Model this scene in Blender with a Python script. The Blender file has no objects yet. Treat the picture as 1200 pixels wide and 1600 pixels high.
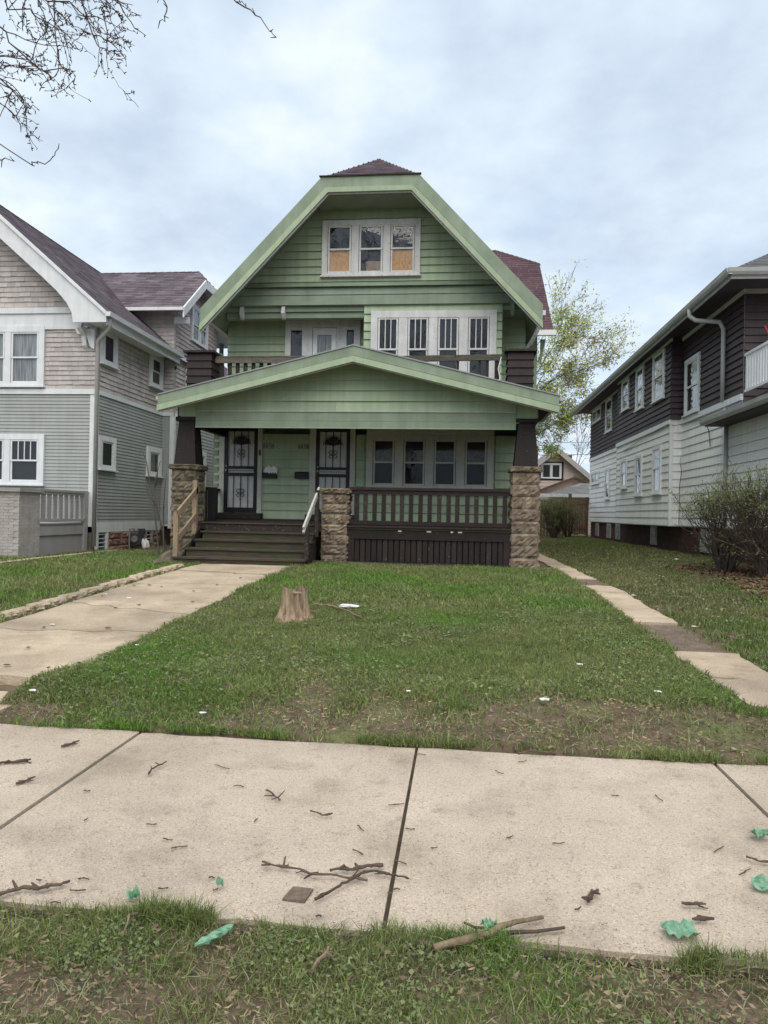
import bpy, bmesh, math, random
import numpy as np
from mathutils import Vector, Matrix
random.seed(7); np.random.seed(7)
R = math.radians
sc = bpy.context.scene
COL = sc.collection

# ------------------------------------------------------------------ camera
FPX = 1109.0; YAW = R(6.07); ROLL = R(1.15); PITCH = math.atan(2.6/FPX); EYE = 1.45
fw = Vector((-math.sin(YAW)*math.cos(PITCH), math.cos(YAW)*math.cos(PITCH), math.sin(PITCH)))
rt0 = Vector((math.cos(YAW), math.sin(YAW), 0)); up0 = rt0.cross(fw)
rt = math.cos(ROLL)*rt0 + math.sin(ROLL)*up0
up = -math.sin(ROLL)*rt0 + math.cos(ROLL)*up0
cam = bpy.data.cameras.new('camera'); co = bpy.data.objects.new('camera', cam); COL.objects.link(co)
M = Matrix((rt, up, -fw)).transposed().to_4x4(); M.translation = Vector((0, 0, EYE))
co.matrix_world = M
cam.sensor_fit = 'VERTICAL'; cam.sensor_height = 32.0; cam.lens = FPX/1600*32.0
cam.clip_start = 0.05; cam.clip_end = 2000
sc.camera = co
sc.render.resolution_x = 768; sc.render.resolution_y = 1024

# ------------------------------------------------------------------ world, sun, exposure
SUN_EL, SUN_AZ = 58, 175         # azimuth from +Y (behind the houses) towards +X
w = bpy.data.worlds.new('World'); sc.world = w; w.use_nodes = True
nt = w.node_tree; nt.nodes.clear()
def N(t, **k):
    n = nt.nodes.new(t)
    for a, b in k.items(): setattr(n, a, b)
    return n
L = nt.links.new
out = N('ShaderNodeOutputWorld'); bg = N('ShaderNodeBackground'); bg.inputs['Strength'].default_value = 0.10
sky = N('ShaderNodeTexSky', sky_type='NISHITA'); sky.sun_disc = False
sky.sun_elevation = R(SUN_EL); sky.sun_rotation = R(SUN_AZ)
sky.air_density = 1.0; sky.dust_density = 1.5
tc = N('ShaderNodeTexCoord'); sep = N('ShaderNodeSeparateXYZ'); L(tc.outputs['Generated'], sep.inputs[0])
az = N('ShaderNodeMath', operation='ABSOLUTE'); L(sep.outputs['Z'], az.inputs[0])
ad = N('ShaderNodeMath', operation='ADD'); L(az.outputs[0], ad.inputs[0]); ad.inputs[1].default_value = 0.28
dv = N('ShaderNodeVectorMath', operation='DIVIDE'); L(tc.outputs['Generated'], dv.inputs[0])
cb = N('ShaderNodeCombineXYZ')
for i in range(3): L(ad.outputs[0], cb.inputs[i])
L(cb.outputs[0], dv.inputs[1])
n1 = N('ShaderNodeTexNoise'); n1.inputs['Scale'].default_value = 1.9; n1.inputs['Detail'].default_value = 5; n1.inputs['Roughness'].default_value = 0.5
n1.inputs['Distortion'].default_value = 0.25
n2 = N('ShaderNodeTexNoise'); n2.inputs['Scale'].default_value = 3.3; n2.inputs['Detail'].default_value = 6; n2.inputs['Roughness'].default_value = 0.55
mp = N('ShaderNodeMapping'); mp.inputs['Location'].default_value = (3.1, 1.7, 0.4); L(dv.outputs[0], mp.inputs[0])
L(mp.outputs[0], n1.inputs['Vector']); L(mp.outputs[0], n2.inputs['Vector'])
r1 = N('ShaderNodeValToRGB'); L(n1.outputs['Fac'], r1.inputs[0])      # cloud cover
r1.color_ramp.elements[0].position = 0.34; r1.color_ramp.elements[0].color = (0.8, 0.8, 0.8, 1)
r1.color_ramp.elements[1].position = 0.50; r1.color_ramp.elements[1].color = (1, 1, 1, 1)
r2 = N('ShaderNodeValToRGB'); L(n2.outputs['Fac'], r2.inputs[0])      # cloud tone
r2.color_ramp.elements[0].position = 0.30; r2.color_ramp.elements[0].color = (2.65, 3.15, 3.85, 1)
e = r2.color_ramp.elements.new(0.50); e.color = (3.35, 3.9, 4.45, 1)
r2.color_ramp.elements[-1].position = 0.72; r2.color_ramp.elements[-1].color = (4.4, 4.75, 5.0, 1)
mx = N('ShaderNodeMix', data_type='RGBA'); L(r1.outputs[0], mx.inputs[0]); L(sky.outputs[0], mx.inputs[6]); L(r2.outputs[0], mx.inputs[7])
L(mx.outputs[2], bg.inputs['Color']); L(bg.outputs[0], out.inputs['Surface'])
sun = bpy.data.lights.new('sun', 'SUN'); sun.energy = 1.5; sun.angle = R(75); sun.color = (1, 0.93, 0.82)
so = bpy.data.objects.new('sun', sun); COL.objects.link(so)
d = Vector((math.sin(R(SUN_AZ))*math.cos(R(SUN_EL)), math.cos(R(SUN_AZ))*math.cos(R(SUN_EL)), math.sin(R(SUN_EL))))
so.rotation_euler = d.to_track_quat('Z', 'Y').to_euler(); so.location = d*60
sc.view_settings.view_transform = 'Standard'; sc.view_settings.look = 'None'
sc.view_settings.exposure = 1.17; sc.view_settings.gamma = 1.0; sc.view_settings.use_curve_mapping = False

# ------------------------------------------------------------------ measured rays
def ray(px, py): return (px-600)/FPX*rt - (py-800)/FPX*up + fw
def PY(px, py, Y):
    r = ray(px, py); t = Y/r.y; return r.x*t, EYE+r.z*t
def PX(px, py, X):
    r = ray(px, py); t = X/r.x; return r.y*t, EYE+r.z*t
def sm(t):
    t = np.clip(t, 0, 1); return t*t*(3-2*t)
def vnoise(x, y, s=1.0, seed=0):
    x = np.asarray(x, float)*s+seed*17.3+1000; y = np.asarray(y, float)*s+seed*9.1+1000
    xi = np.floor(x).astype(int); yi = np.floor(y).astype(int); fx = x-xi; fy = y-yi
    fx = fx*fx*(3-2*fx); fy = fy*fy*(3-2*fy)
    def h(a, b):
        n = (a*374761393 + b*668265263 + seed*1442695) & 0x7fffffff
        n = ((n ^ (n >> 13))*1274126177) & 0x7fffffff
        return ((n ^ (n >> 16)) & 0xffff)/65535.0
    return (h(xi, yi)*(1-fx)+h(xi+1, yi)*fx)*(1-fy)+(h(xi, yi+1)*(1-fx)+h(xi+1, yi+1)*fx)*fy
S0, S1 = 2.46, 4.42      # sidewalk edges in Y
def PL(y): return np.interp(y, [5, 7.5, 10.5, 12.4, 17], [2.05, 2.02, 1.98, 1.90, 1.90])
def PR_(y): return np.interp(y, [5, 7, 8, 9, 10.5, 13, 18], [2.66, 2.62, 2.55, 2.49, 2.45, 2.29, 2.30])
def g(x, y):
    x = np.asarray(x, float); y = np.asarray(y, float)
    z = 0.015+0.12*sm((y-4.42)/0.9)+0.27*sm((y-4.7)/8.6)+0.10*sm((x-2.5)/4)*sm((y-7)/8)
    b = (vnoise(x, y, 1.3, 3)-0.5)*0.03+(vnoise(x, y, 4.5, 4)-0.5)*0.014
    z = z+b*sm(np.minimum(np.abs(y-4.42), 1)*2)
    z = z-.06*((x > -4.72) & (x < -3.22) & (y > 4.42) & (y < 13.1))-.05*((x > PL(y)+.10) & (x < PR_(y)-.10) & (y > 5.3) & (y < 25))
    mid = (y > S0-0.05) & (y < S1+0.05)
    z = np.where(mid, -0.05, z)
    z = np.where(y <= S0-0.05, -0.005+b, z)
    return z
def gz(x, y): return float(g(x, y))
def PG(px, py):
    r = ray(px, py); t = 1.0
    for i in range(60):
        p = r*t; zz = max(gz(p.x, p.y), 0 if S0-0.06 < p.y < S1+0.06 else -1)
        t = t+(EYE+r.z*t-zz)/max(-r.z, 0.01)*0.6
    return r.x*t, r.y*t

# ------------------------------------------------------------------ materials
MAT = {}
def mat(name, c1, c2=None, rough=0.8, nscale=3, fine=60, finev=0.15, bump=0.15, bscale=60, rnd=0.0, isl=0.0, stretch=None, streak=0.0, wear=None, wearamt=0.5, spec=0.3, metal=0, transl=0, c3=None, speck=0):
    m = bpy.data.materials.new(name); m.use_nodes = True; t = m.node_tree; t.nodes.clear(); l = t.links.new
    def n(ty, **k):
        q = t.nodes.new(ty)
        for a, b in k.items(): setattr(q, a, b)
        return q
    o = n('ShaderNodeOutputMaterial'); b = n('ShaderNodeBsdfPrincipled')
    b.inputs['Roughness'].default_value = rough; b.inputs['Metallic'].default_value = metal
    b.inputs['Specular IOR Level'].default_value = spec
    geo = n('ShaderNodeNewGeometry'); vec = geo.outputs['Position']
    if stretch:
        mpn = n('ShaderNodeMapping'); mpn.inputs['Scale'].default_value = stretch; l(vec, mpn.inputs[0]); vec = mpn.outputs[0]
    na = n('ShaderNodeTexNoise'); na.inputs['Scale'].default_value = nscale; na.inputs['Detail'].default_value = 5; l(vec, na.inputs['Vector'])
    rr = n('ShaderNodeMapRange'); rr.inputs[1].default_value = 0.32; rr.inputs[2].default_value = 0.68; l(na.outputs['Fac'], rr.inputs[0])
    c2 = c2 or tuple(x*0.8 for x in c1)
    m1 = n('ShaderNodeMix', data_type='RGBA'); l(rr.outputs[0], m1.inputs[0]); m1.inputs[6].default_value = (*c1, 1); m1.inputs[7].default_value = (*c2, 1)
    cur = m1.outputs[2]
    if c3:
        nd = n('ShaderNodeTexNoise'); nd.inputs['Scale'].default_value = nscale*0.37; nd.inputs['Detail'].default_value = 6; l(vec, nd.inputs['Vector'])
        r3 = n('ShaderNodeMapRange'); r3.inputs[1].default_value = 0.5; r3.inputs[2].default_value = 0.64; l(nd.outputs['Fac'], r3.inputs[0])
        m3 = n('ShaderNodeMix', data_type='RGBA'); l(r3.outputs[0], m3.inputs[0]); l(cur, m3.inputs[6]); m3.inputs[7].default_value = (*c3, 1); cur = m3.outputs[2]
    def mul(val, lo, hi):
        nonlocal cur
        q = n('ShaderNodeMapRange'); q.inputs[3].default_value = lo; q.inputs[4].default_value = hi; l(val, q.inputs[0])
        k = n('ShaderNodeVectorMath', operation='SCALE'); l(cur, k.inputs[0]); l(q.outputs[0], k.inputs['Scale']); cur = k.outputs[0]
    nf = n('ShaderNodeTexNoise'); nf.inputs['Scale'].default_value = fine; nf.inputs['Detail'].default_value = 3; l(vec, nf.inputs['Vector'])
    if finev: mul(nf.outputs['Fac'], 1-finev*2, 1+finev*2)
    if rnd:
        oi = n('ShaderNodeObjectInfo'); mul(oi.outputs['Random'], 1-rnd, 1+rnd)
    if isl: mul(geo.outputs['Random Per Island'], 1-isl, 1+isl)
    if streak:
        ms = n('ShaderNodeMapping'); ms.inputs['Scale'].default_value = (9, 9, 0.7); l(geo.outputs['Position'], ms.inputs[0])
        ns = n('ShaderNodeTexNoise'); ns.inputs['Scale'].default_value = 1.0; ns.inputs['Detail'].default_value = 6; l(ms.outputs[0], ns.inputs['Vector'])
        q = n('ShaderNodeMapRange'); q.inputs[1].default_value = 0.35; q.inputs[2].default_value = 0.7; q.inputs[3].default_value = 1.0; q.inputs[4].default_value = 1-streak; l(ns.outputs['Fac'], q.inputs[0])
        k = n('ShaderNodeVectorMath', operation='SCALE'); l(cur, k.inputs[0]); l(q.outputs[0], k.inputs['Scale']); cur = k.outputs[0]
    if wear:
        nw = n('ShaderNodeTexNoise'); nw.inputs['Scale'].default_value = 22; nw.inputs['Detail'].default_value = 8; nw.inputs['Roughness'].default_value = 0.65; l(geo.outputs['Position'], nw.inputs['Vector'])
        q = n('ShaderNodeMapRange'); q.inputs[1].default_value = 0.66-wearamt*0.1; q.inputs[2].default_value = 0.70-wearamt*0.1; l(nw.outputs['Fac'], q.inputs[0])
        k = n('ShaderNodeMix', data_type='RGBA'); l(q.outputs[0], k.inputs[0]); l(cur, k.inputs[6]); k.inputs[7].default_value = (*wear, 1); cur = k.outputs[2]
    if speck:
        for sc_, lo, hi, colr in ((75, .60, .66, (0.70, 0.69, 0.68)), (130, .60, .64, (1.28, 1.28, 1.28)), (9, .58, .72, (0.80, 0.79, 0.78)), (2.2, .50, .70, (0.78, 0.77, 0.76)), (0.9, .52, .62, (0.90, 0.90, 0.90))):
            nv = n('ShaderNodeTexNoise'); nv.inputs['Scale'].default_value = sc_; nv.inputs['Detail'].default_value = 4; l(geo.outputs['Position'], nv.inputs['Vector'])
            q = n('ShaderNodeMapRange'); q.inputs[1].default_value = lo; q.inputs[2].default_value = hi; q.inputs[4].default_value = speck; l(nv.outputs['Fac'], q.inputs[0])
            k = n('ShaderNodeMix', data_type='RGBA', blend_type='MULTIPLY'); l(q.outputs[0], k.inputs[0]); l(cur, k.inputs[6]); k.inputs[7].default_value = (*colr, 1); k.clamp_result = False; cur = k.outputs[2]
    l(cur, b.inputs['Base Color'])
    if bump:
        nb = n('ShaderNodeTexNoise'); nb.inputs['Scale'].default_value = bscale; nb.inputs['Detail'].default_value = 6; l(vec, nb.inputs['Vector'])
        bp = n('ShaderNodeBump'); bp.inputs['Strength'].default_value = bump; bp.inputs['Distance'].default_value = 0.02; l(nb.outputs['Fac'], bp.inputs['Height']); l(bp.outputs[0], b.inputs['Normal'])
    if transl:
        tr = n('ShaderNodeBsdfTranslucent'); l(cur, tr.inputs['Color']); ms = n('ShaderNodeMixShader'); ms.inputs[0].default_value = transl
        l(b.outputs[0], ms.inputs[1]); l(tr.outputs[0], ms.inputs[2]); l(ms.outputs[0], o.inputs['Surface'])
    else: l(b.outputs[0], o.inputs['Surface'])
    MAT[name] = m; return m
def glassmat(name, tint=0.8, ior=1.9, rough=0.01, bump=0.12, haze=0.0):
    m = bpy.data.materials.new(name); m.use_nodes = True; t = m.node_tree; t.nodes.clear(); l = t.links.new
    o = t.nodes.new('ShaderNodeOutputMaterial'); tr = t.nodes.new('ShaderNodeBsdfTransparent'); tr.inputs[0].default_value = (tint*0.99, tint, tint, 1)
    gl = t.nodes.new('ShaderNodeBsdfGlossy'); gl.inputs['Roughness'].default_value = rough; gl.inputs[0].default_value = (0.95, 0.97, 1, 1)
    gf = t.nodes.new('ShaderNodeNewGeometry'); dp = t.nodes.new('ShaderNodeVectorMath'); dp.operation = 'DOT_PRODUCT'; l(gf.outputs['Normal'], dp.inputs[0]); l(gf.outputs['Incoming'], dp.inputs[1])
    ab = t.nodes.new('ShaderNodeMath'); ab.operation = 'ABSOLUTE'; l(dp.outputs['Value'], ab.inputs[0])
    om = t.nodes.new('ShaderNodeMath'); om.operation = 'SUBTRACT'; om.inputs[0].default_value = 1; l(ab.outputs[0], om.inputs[1])
    pw = t.nodes.new('ShaderNodeMath'); pw.operation = 'POWER'; l(om.outputs[0], pw.inputs[0]); pw.inputs[1].default_value = 5
    f0 = ((ior-1)/(ior+1))**2; fr = t.nodes.new('ShaderNodeMath'); fr.operation = 'MULTIPLY_ADD'; l(pw.outputs[0], fr.inputs[0]); fr.inputs[1].default_value = 1-f0; fr.inputs[2].default_value = f0
    nb = t.nodes.new('ShaderNodeTexNoise'); nb.inputs['Scale'].default_value = 5; nb.inputs['Detail'].default_value = 2
    ge = t.nodes.new('ShaderNodeNewGeometry'); l(ge.outputs['Position'], nb.inputs['Vector'])
    bp = t.nodes.new('ShaderNodeBump'); bp.inputs['Strength'].default_value = bump; bp.inputs['Distance'].default_value = 0.02; l(nb.outputs['Fac'], bp.inputs['Height'])
    l(bp.outputs[0], gl.inputs['Normal'])
    ms = t.nodes.new('ShaderNodeMixShader'); l(fr.outputs[0], ms.inputs[0]); l(tr.outputs[0], ms.inputs[1]); l(gl.outputs[0], ms.inputs[2]); l(ms.outputs[0], o.inputs['Surface'])
    MAT[name] = m; return m
mat('green_paint', (0.385, 0.465, 0.325), (0.33, 0.41, 0.28), rough=0.55, nscale=1.2, rnd=0.09, streak=0.17, bump=0.08, finev=0.06, c3=(0.32, 0.385, 0.27), wear=(0.20, 0.22, 0.17), wearamt=0.12)
mat('shaded_green_trim', (0.255, 0.315, 0.235), (0.20, 0.25, 0.18), rough=0.5, nscale=2.5, rnd=0.05, streak=0.12, bump=0.05, finev=0.05, wear=(0.12, 0.13, 0.1), wearamt=0.1)  # trim green, darkened to carry the shade on the outer barge band
mat('white_trim_old', (0.68, 0.68, 0.67), (0.58, 0.58, 0.58), rough=0.6, nscale=5, wear=(0.34, 0.33, 0.31), wearamt=0.55, streak=0.15, bump=0.12, finev=0.06)
mat('cream_trim', (0.50, 0.50, 0.44), (0.42, 0.42, 0.38), rough=0.6, nscale=5, wear=(0.2, 0.18, 0.15), wearamt=0.2, streak=0.12, finev=0.05)
mat('white_trim', (0.74, 0.76, 0.77), (0.66, 0.68, 0.70), rough=0.5, nscale=4, streak=0.1, finev=0.03, bump=0.04)
mat('brown_paint', (0.026, 0.016, 0.015), (0.017, 0.011, 0.011), rough=0.6, nscale=4, rnd=0.15, streak=0.25, bump=0.15, wear=(0.12, 0.10, 0.09), wearamt=0.15)
mat('brown_worn', (0.036, 0.026, 0.022), (0.024, 0.019, 0.017), rough=0.7, nscale=6, rnd=0.2, wear=(0.15, 0.13, 0.11), wearamt=0.5, bump=0.3, streak=0.2)
mat('weathered_wood', (0.14, 0.125, 0.10), (0.07, 0.065, 0.055), rough=0.85, nscale=5, stretch=(1, 6, 6), rnd=0.15, bump=0.4, wear=(0.03, 0.025, 0.02), wearamt=0.6)
mat('step_wood', (0.085, 0.068, 0.050), (0.045, 0.037, 0.028), rough=0.85, nscale=4, stretch=(1, 7, 7), rnd=0.15, bump=0.4, c3=(0.055, 0.062, 0.028))
mat('new_wood', (0.33, 0.25, 0.17), (0.22, 0.165, 0.115), rough=0.75, nscale=5, stretch=(5, 5, 1), bump=0.2, finev=0.1)
mat('stone_tan', (0.31, 0.25, 0.19), (0.15, 0.11, 0.08), rough=0.95, nscale=7, rnd=0.18, fine=90, finev=0.18, bump=0.9, bscale=45, streak=0.25)
mat('stone_dark', (0.22, 0.185, 0.13), (0.10, 0.085, 0.06), rough=0.95, nscale=7, rnd=0.18, fine=90, finev=0.18, bump=0.9, bscale=45, streak=0.3)
mat('mortar', (0.22, 0.19, 0.15), rough=0.95, bump=0.4)
mat('mauve_shingle', (0.105, 0.075, 0.095), (0.075, 0.052, 0.066), rough=0.9, nscale=1.5, isl=0.28, fine=150, finev=0.2, bump=0.5, bscale=150)
mat('red_shingle', (0.10, 0.055, 0.065), (0.072, 0.042, 0.05), rough=0.9, nscale=1.5, isl=0.22, fine=150, finev=0.2, bump=0.5, bscale=150)
mat('plum_shingle', (0.155, 0.128, 0.148), (0.105, 0.086, 0.10), rough=0.9, nscale=1.5, isl=0.3, fine=150, finev=0.2, bump=0.5, bscale=150)
mat('black_shingle', (0.04, 0.038, 0.038), (0.06, 0.055, 0.05), rough=0.9, nscale=3, isl=0.25, bump=0.4)
mat('slate_shingle', (0.125, 0.135, 0.145), (0.09, 0.097, 0.105), rough=0.9, nscale=1.5, isl=0.25, fine=150, finev=0.2, bump=0.4)
mat('grey_shingle', (0.26, 0.265, 0.25), (0.19, 0.195, 0.185), rough=0.9, nscale=1.5, isl=0.2)
mat('grey_siding', (0.37, 0.385, 0.375), (0.32, 0.335, 0.325), rough=0.55, nscale=2, streak=0.1, finev=0.03, bump=0.04)
mat('cedar_shingle', (0.52, 0.475, 0.455), (0.44, 0.40, 0.385), rough=0.8, nscale=2, isl=0.13, streak=0.12, bump=0.25, stretch=(2, 2, 0.5))
mat('grey_trim', (0.37, 0.355, 0.35), (0.31, 0.30, 0.295), rough=0.6, nscale=3, finev=0.05, rnd=0.05)
mat('painted_brick', (0.46, 0.425, 0.40), (0.38, 0.35, 0.33), rough=0.75, nscale=4, isl=0.08, bump=0.5, bscale=30, streak=0.12)
mat('plum_siding', (0.068, 0.050, 0.052), (0.050, 0.038, 0.040), rough=0.6, nscale=2, rnd=0.1, streak=0.15, bump=0.05)
mat('white_siding', (0.81, 0.82, 0.81), (0.75, 0.76, 0.75), rough=0.55, nscale=1.5, rnd=0.04, streak=0.13, bump=0.03, finev=0.03)
mat('dark_soffit', (0.06, 0.055, 0.065), rough=0.7)
mat('green_soffit', (0.25, 0.30, 0.22), (0.20, 0.25, 0.19), rough=0.8)
mat('concrete', (0.50, 0.415, 0.335), (0.44, 0.365, 0.29), rough=0.9, nscale=1.6, fine=170, finev=0.26, bump=0.35, bscale=160, rnd=0.03, c3=(0.43, 0.355, 0.275), speck=1.0)
mat('concrete_old', (0.52, 0.42, 0.31), (0.43, 0.34, 0.25), rough=0.92, nscale=2.5, fine=120, finev=0.25, bump=0.5, bscale=90, rnd=0.08, c3=(0.37, 0.30, 0.225), speck=1.0)
mat('joint_dirt', (0.10, 0.08, 0.055), (0.06, 0.05, 0.035), rough=1, nscale=12, bump=0.6)
mat('soil', (0.15, 0.112, 0.076), (0.09, 0.068, 0.047), rough=1, nscale=6, fine=45, finev=0.3, bump=1.0, bscale=30, c3=(0.13, 0.14, 0.06))
mat('dark_soil', (0.19, 0.145, 0.11), (0.12, 0.09, 0.07), rough=1, nscale=8, fine=60, finev=0.3, bump=1.0, bscale=40)
mat('stump_wood', (0.42, 0.31, 0.21), (0.15, 0.10, 0.07), rough=0.9, nscale=9, stretch=(4, 4, 0.6), bump=0.8, bscale=20, finev=0.15)
mat('bark', (0.10, 0.075, 0.06), (0.055, 0.042, 0.036), rough=0.9, nscale=15, bump=0.6, bscale=50)
mat('bark_grey', (0.13, 0.115, 0.105), (0.08, 0.07, 0.068), rough=0.9, nscale=15, bump=0.5)
mat('twig_dark', (0.12, 0.085, 0.062), (0.06, 0.042, 0.033), rough=0.9, nscale=30, rnd=0.2)
mat('brick_dark', (0.085, 0.042, 0.036), (0.05, 0.028, 0.025), rough=0.9, nscale=6, isl=0.25, bump=0.5)
mat('pink_siding', (0.60, 0.50, 0.45), (0.52, 0.43, 0.38), rough=0.7, nscale=2)
mat('fence_wood', (0.17, 0.10, 0.062), (0.10, 0.064, 0.042), rough=0.85, nscale=4, rnd=0.2, c3=(0.075, 0.085, 0.04), stretch=(3, 3, 0.6))
mat('iron', (0.014, 0.014, 0.016), rough=0.5, bump=0, finev=0)
mat('door_white', (0.50, 0.51, 0.50), (0.42, 0.43, 0.43), rough=0.6, nscale=4, finev=0.05)
mat('painted_gloom', (0.02, 0.021, 0.025), rough=0.8, bump=0, finev=0)  # darkness of unlit spaces, put into the colour of flat panels
mat('blind_dark', (0.055, 0.058, 0.06), (0.04, 0.042, 0.045), rough=0.8, nscale=3)
mat('plastic_film', (0.16, 0.165, 0.165), (0.09, 0.095, 0.095), rough=0.35, nscale=14, bump=0.7, bscale=14)
mat('curtain', (0.42, 0.43, 0.44), (0.16, 0.17, 0.18), rough=0.8, nscale=9, stretch=(5, 5, 0.25), finev=0.1)
mat('plywood', (0.66, 0.38, 0.17), (0.44, 0.22, 0.09), rough=0.7, nscale=10, stretch=(3, 1, 1), fine=40, finev=0.15)
mat('cardboard', (0.30, 0.22, 0.17), rough=0.8)
mat('paper', (0.75, 0.75, 0.73), rough=0.7, nscale=12)
mat('green_plastic', (0.36, 0.60, 0.42), (0.16, 0.38, 0.24), rough=0.18, nscale=38, bump=0.5, bscale=35, spec=0.7, transl=0.4)
mat('gutter_grey', (0.46, 0.47, 0.46), (0.38, 0.39, 0.385), rough=0.5, nscale=3, finev=0.05)
mat('cap_stone', (0.36, 0.34, 0.31), (0.27, 0.25, 0.23), rough=0.9, bump=0.5)
mat('galv', (0.30, 0.31, 0.32), rough=0.45, metal=0.3)
mat('meter_dark', (0.06, 0.065, 0.07), rough=0.5)
mat('red_plastic', (0.5, 0.05, 0.08), rough=0.4)
mat('plate_white', (0.45, 0.45, 0.43), rough=0.5)
mat('dry_leaf_bit', (0.24, 0.12, 0.08), rough=0.8)
mat('glass_block', (0.30, 0.33, 0.32), (0.2, 0.22, 0.22), rough=0.2, nscale=12)
glassmat('glass', 0.93, 1.42); glassmat('glass_dark', 0.85, 1.45); glassmat('glass_attic', .98, 1.48, bump=.05); glassmat('glass_porch', .9, 1.2)

# ------------------------------------------------------------------ mesh helpers
WL = {}     # world location of every object made
def put(o, loc, parent=None):
    p = WL.get(parent.name, Vector()) if parent else Vector()
    o.location = Vector(loc)-p
    if parent: o.parent = parent
    COL.objects.link(o); WL[o.name] = Vector(loc); return o
def thing(name, label, cat, loc, group=None):
    o = bpy.data.objects.new(name, None); o.empty_display_size = 0.2; put(o, loc)
    o['label'] = label; o['category'] = cat
    if group: o['group'] = group
    return o
def tag(o, label, cat, group=None):
    o['label'] = label; o['category'] = cat
    if group: o['group'] = group
    return o
class MB:
    def __init__(s): s.v = []; s.f = []; s.sm = False
    def add(s, vs, fs):
        k = len(s.v); s.v += [tuple(v) for v in vs]; s.f += [tuple(i+k for i in f) for f in fs]; return s
    def hexa(s, a):      # 8 corners: bottom 4, top 4 in order
        return s.add(a, [(0, 3, 2, 1), (4, 5, 6, 7), (0, 1, 5, 4), (1, 2, 6, 5), (2, 3, 7, 6), (3, 0, 4, 7)])
    def box(s, x0, x1, y0, y1, z0, z1):
        x0, x1 = sorted((x0, x1)); y0, y1 = sorted((y0, y1)); z0, z1 = sorted((z0, z1))
        return s.hexa([(x0, y0, z0), (x1, y0, z0), (x1, y1, z0), (x0, y1, z0), (x0, y0, z1), (x1, y0, z1), (x1, y1, z1), (x0, y1, z1)])
    def prism(s, pts, fn, a, b):      # 2-D polygon, fn(u,v,w)->xyz, extruded w=a..b
        n = len(pts)
        return s.add([fn(u, v, a) for u, v in pts]+[fn(u, v, b) for u, v in pts],
                     [tuple(range(n))[::-1], tuple(range(n, 2*n))]+[(i, (i+1) % n, n+(i+1) % n, n+i) for i in range(n)])
    def slab(s, pts, dz):             # 3-D polygon extruded down by dz
        n = len(pts)
        return s.add(list(pts)+[(p[0], p[1], p[2]-dz) for p in pts],
                     [tuple(range(n)), tuple(range(n, 2*n))[::-1]]+[(i, n+i, n+(i+1) % n, (i+1) % n) for i in range(n)])
    def tube(s, path, rad, sides=6):
        path = [Vector(p) for p in path]; n = len(path)
        if not hasattr(rad, '__len__'): rad = [rad]*n
        k = len(s.v); u = None
        for i in range(n):
            t = (path[min(i+1, n-1)]-path[max(i-1, 0)])
            if t.length < 1e-9: t = Vector((0, 0, 1))
            t.normalize()
            if u is None:
                u = t.orthogonal().normalized()
            else:
                u = (u-t*u.dot(t)); u = u.normalized() if u.length > 1e-6 else t.orthogonal().normalized()
            v = t.cross(u)
            for j in range(sides):
                a = 2*math.pi*j/sides; s.v.append(tuple(path[i]+(u*math.cos(a)+v*math.sin(a))*rad[i]))
        for i in range(n-1):
            for j in range(sides):
                a = k+i*sides+j; b = k+i*sides+(j+1) % sides
                s.f.append((a, b, b+sides, a+sides))
        s.f.append(tuple(k+j for j in range(sides))[::-1]); s.f.append(tuple(k+(n-1)*sides+j for j in range(sides)))
        return s
    def build(s, name, m, parent=None, smooth=False, stuff=False, origin=None):
        A = np.array(s.v, dtype=float)
        if origin is None:
            lo = A.min(0); hi = A.max(0); origin = ((lo[0]+hi[0])/2, (lo[1]+hi[1])/2, lo[2])
        A = A-np.array(origin)
        me = bpy.data.meshes.new(name); me.from_pydata(A.tolist(), [], s.f); me.update()
        if smooth: me.polygons.foreach_set('use_smooth', [True]*len(me.polygons))
        me.materials.append(MAT[m]); o = bpy.data.objects.new(name, me); put(o, origin, parent)
        if stuff: o['kind'] = 'stuff'
        return o
CUBE = {}
def bx(name, m, parent, x0, x1, y0, y1, z0, z1):      # alike boxes share one unit cube per material
    x0, x1 = sorted((x0, x1)); y0, y1 = sorted((y0, y1)); z0, z1 = sorted((z0, z1))
    if m not in CUBE:
        b = MB().box(-.5, .5, -.5, .5, 0, 1); me = bpy.data.meshes.new('box_'+m); me.from_pydata(b.v, [], b.f); me.update(); me.materials.append(MAT[m]); CUBE[m] = me
    o = bpy.data.objects.new(name, CUBE[m]); o.scale = (x1-x0, y1-y0, z1-z0)
    put(o, ((x0+x1)/2, (y0+y1)/2, z0), parent); return o
def mbx(name, m, parent, *a): return MB().box(*a).build(name, m, parent)     # a box with a mesh of its own (may carry children)
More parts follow.
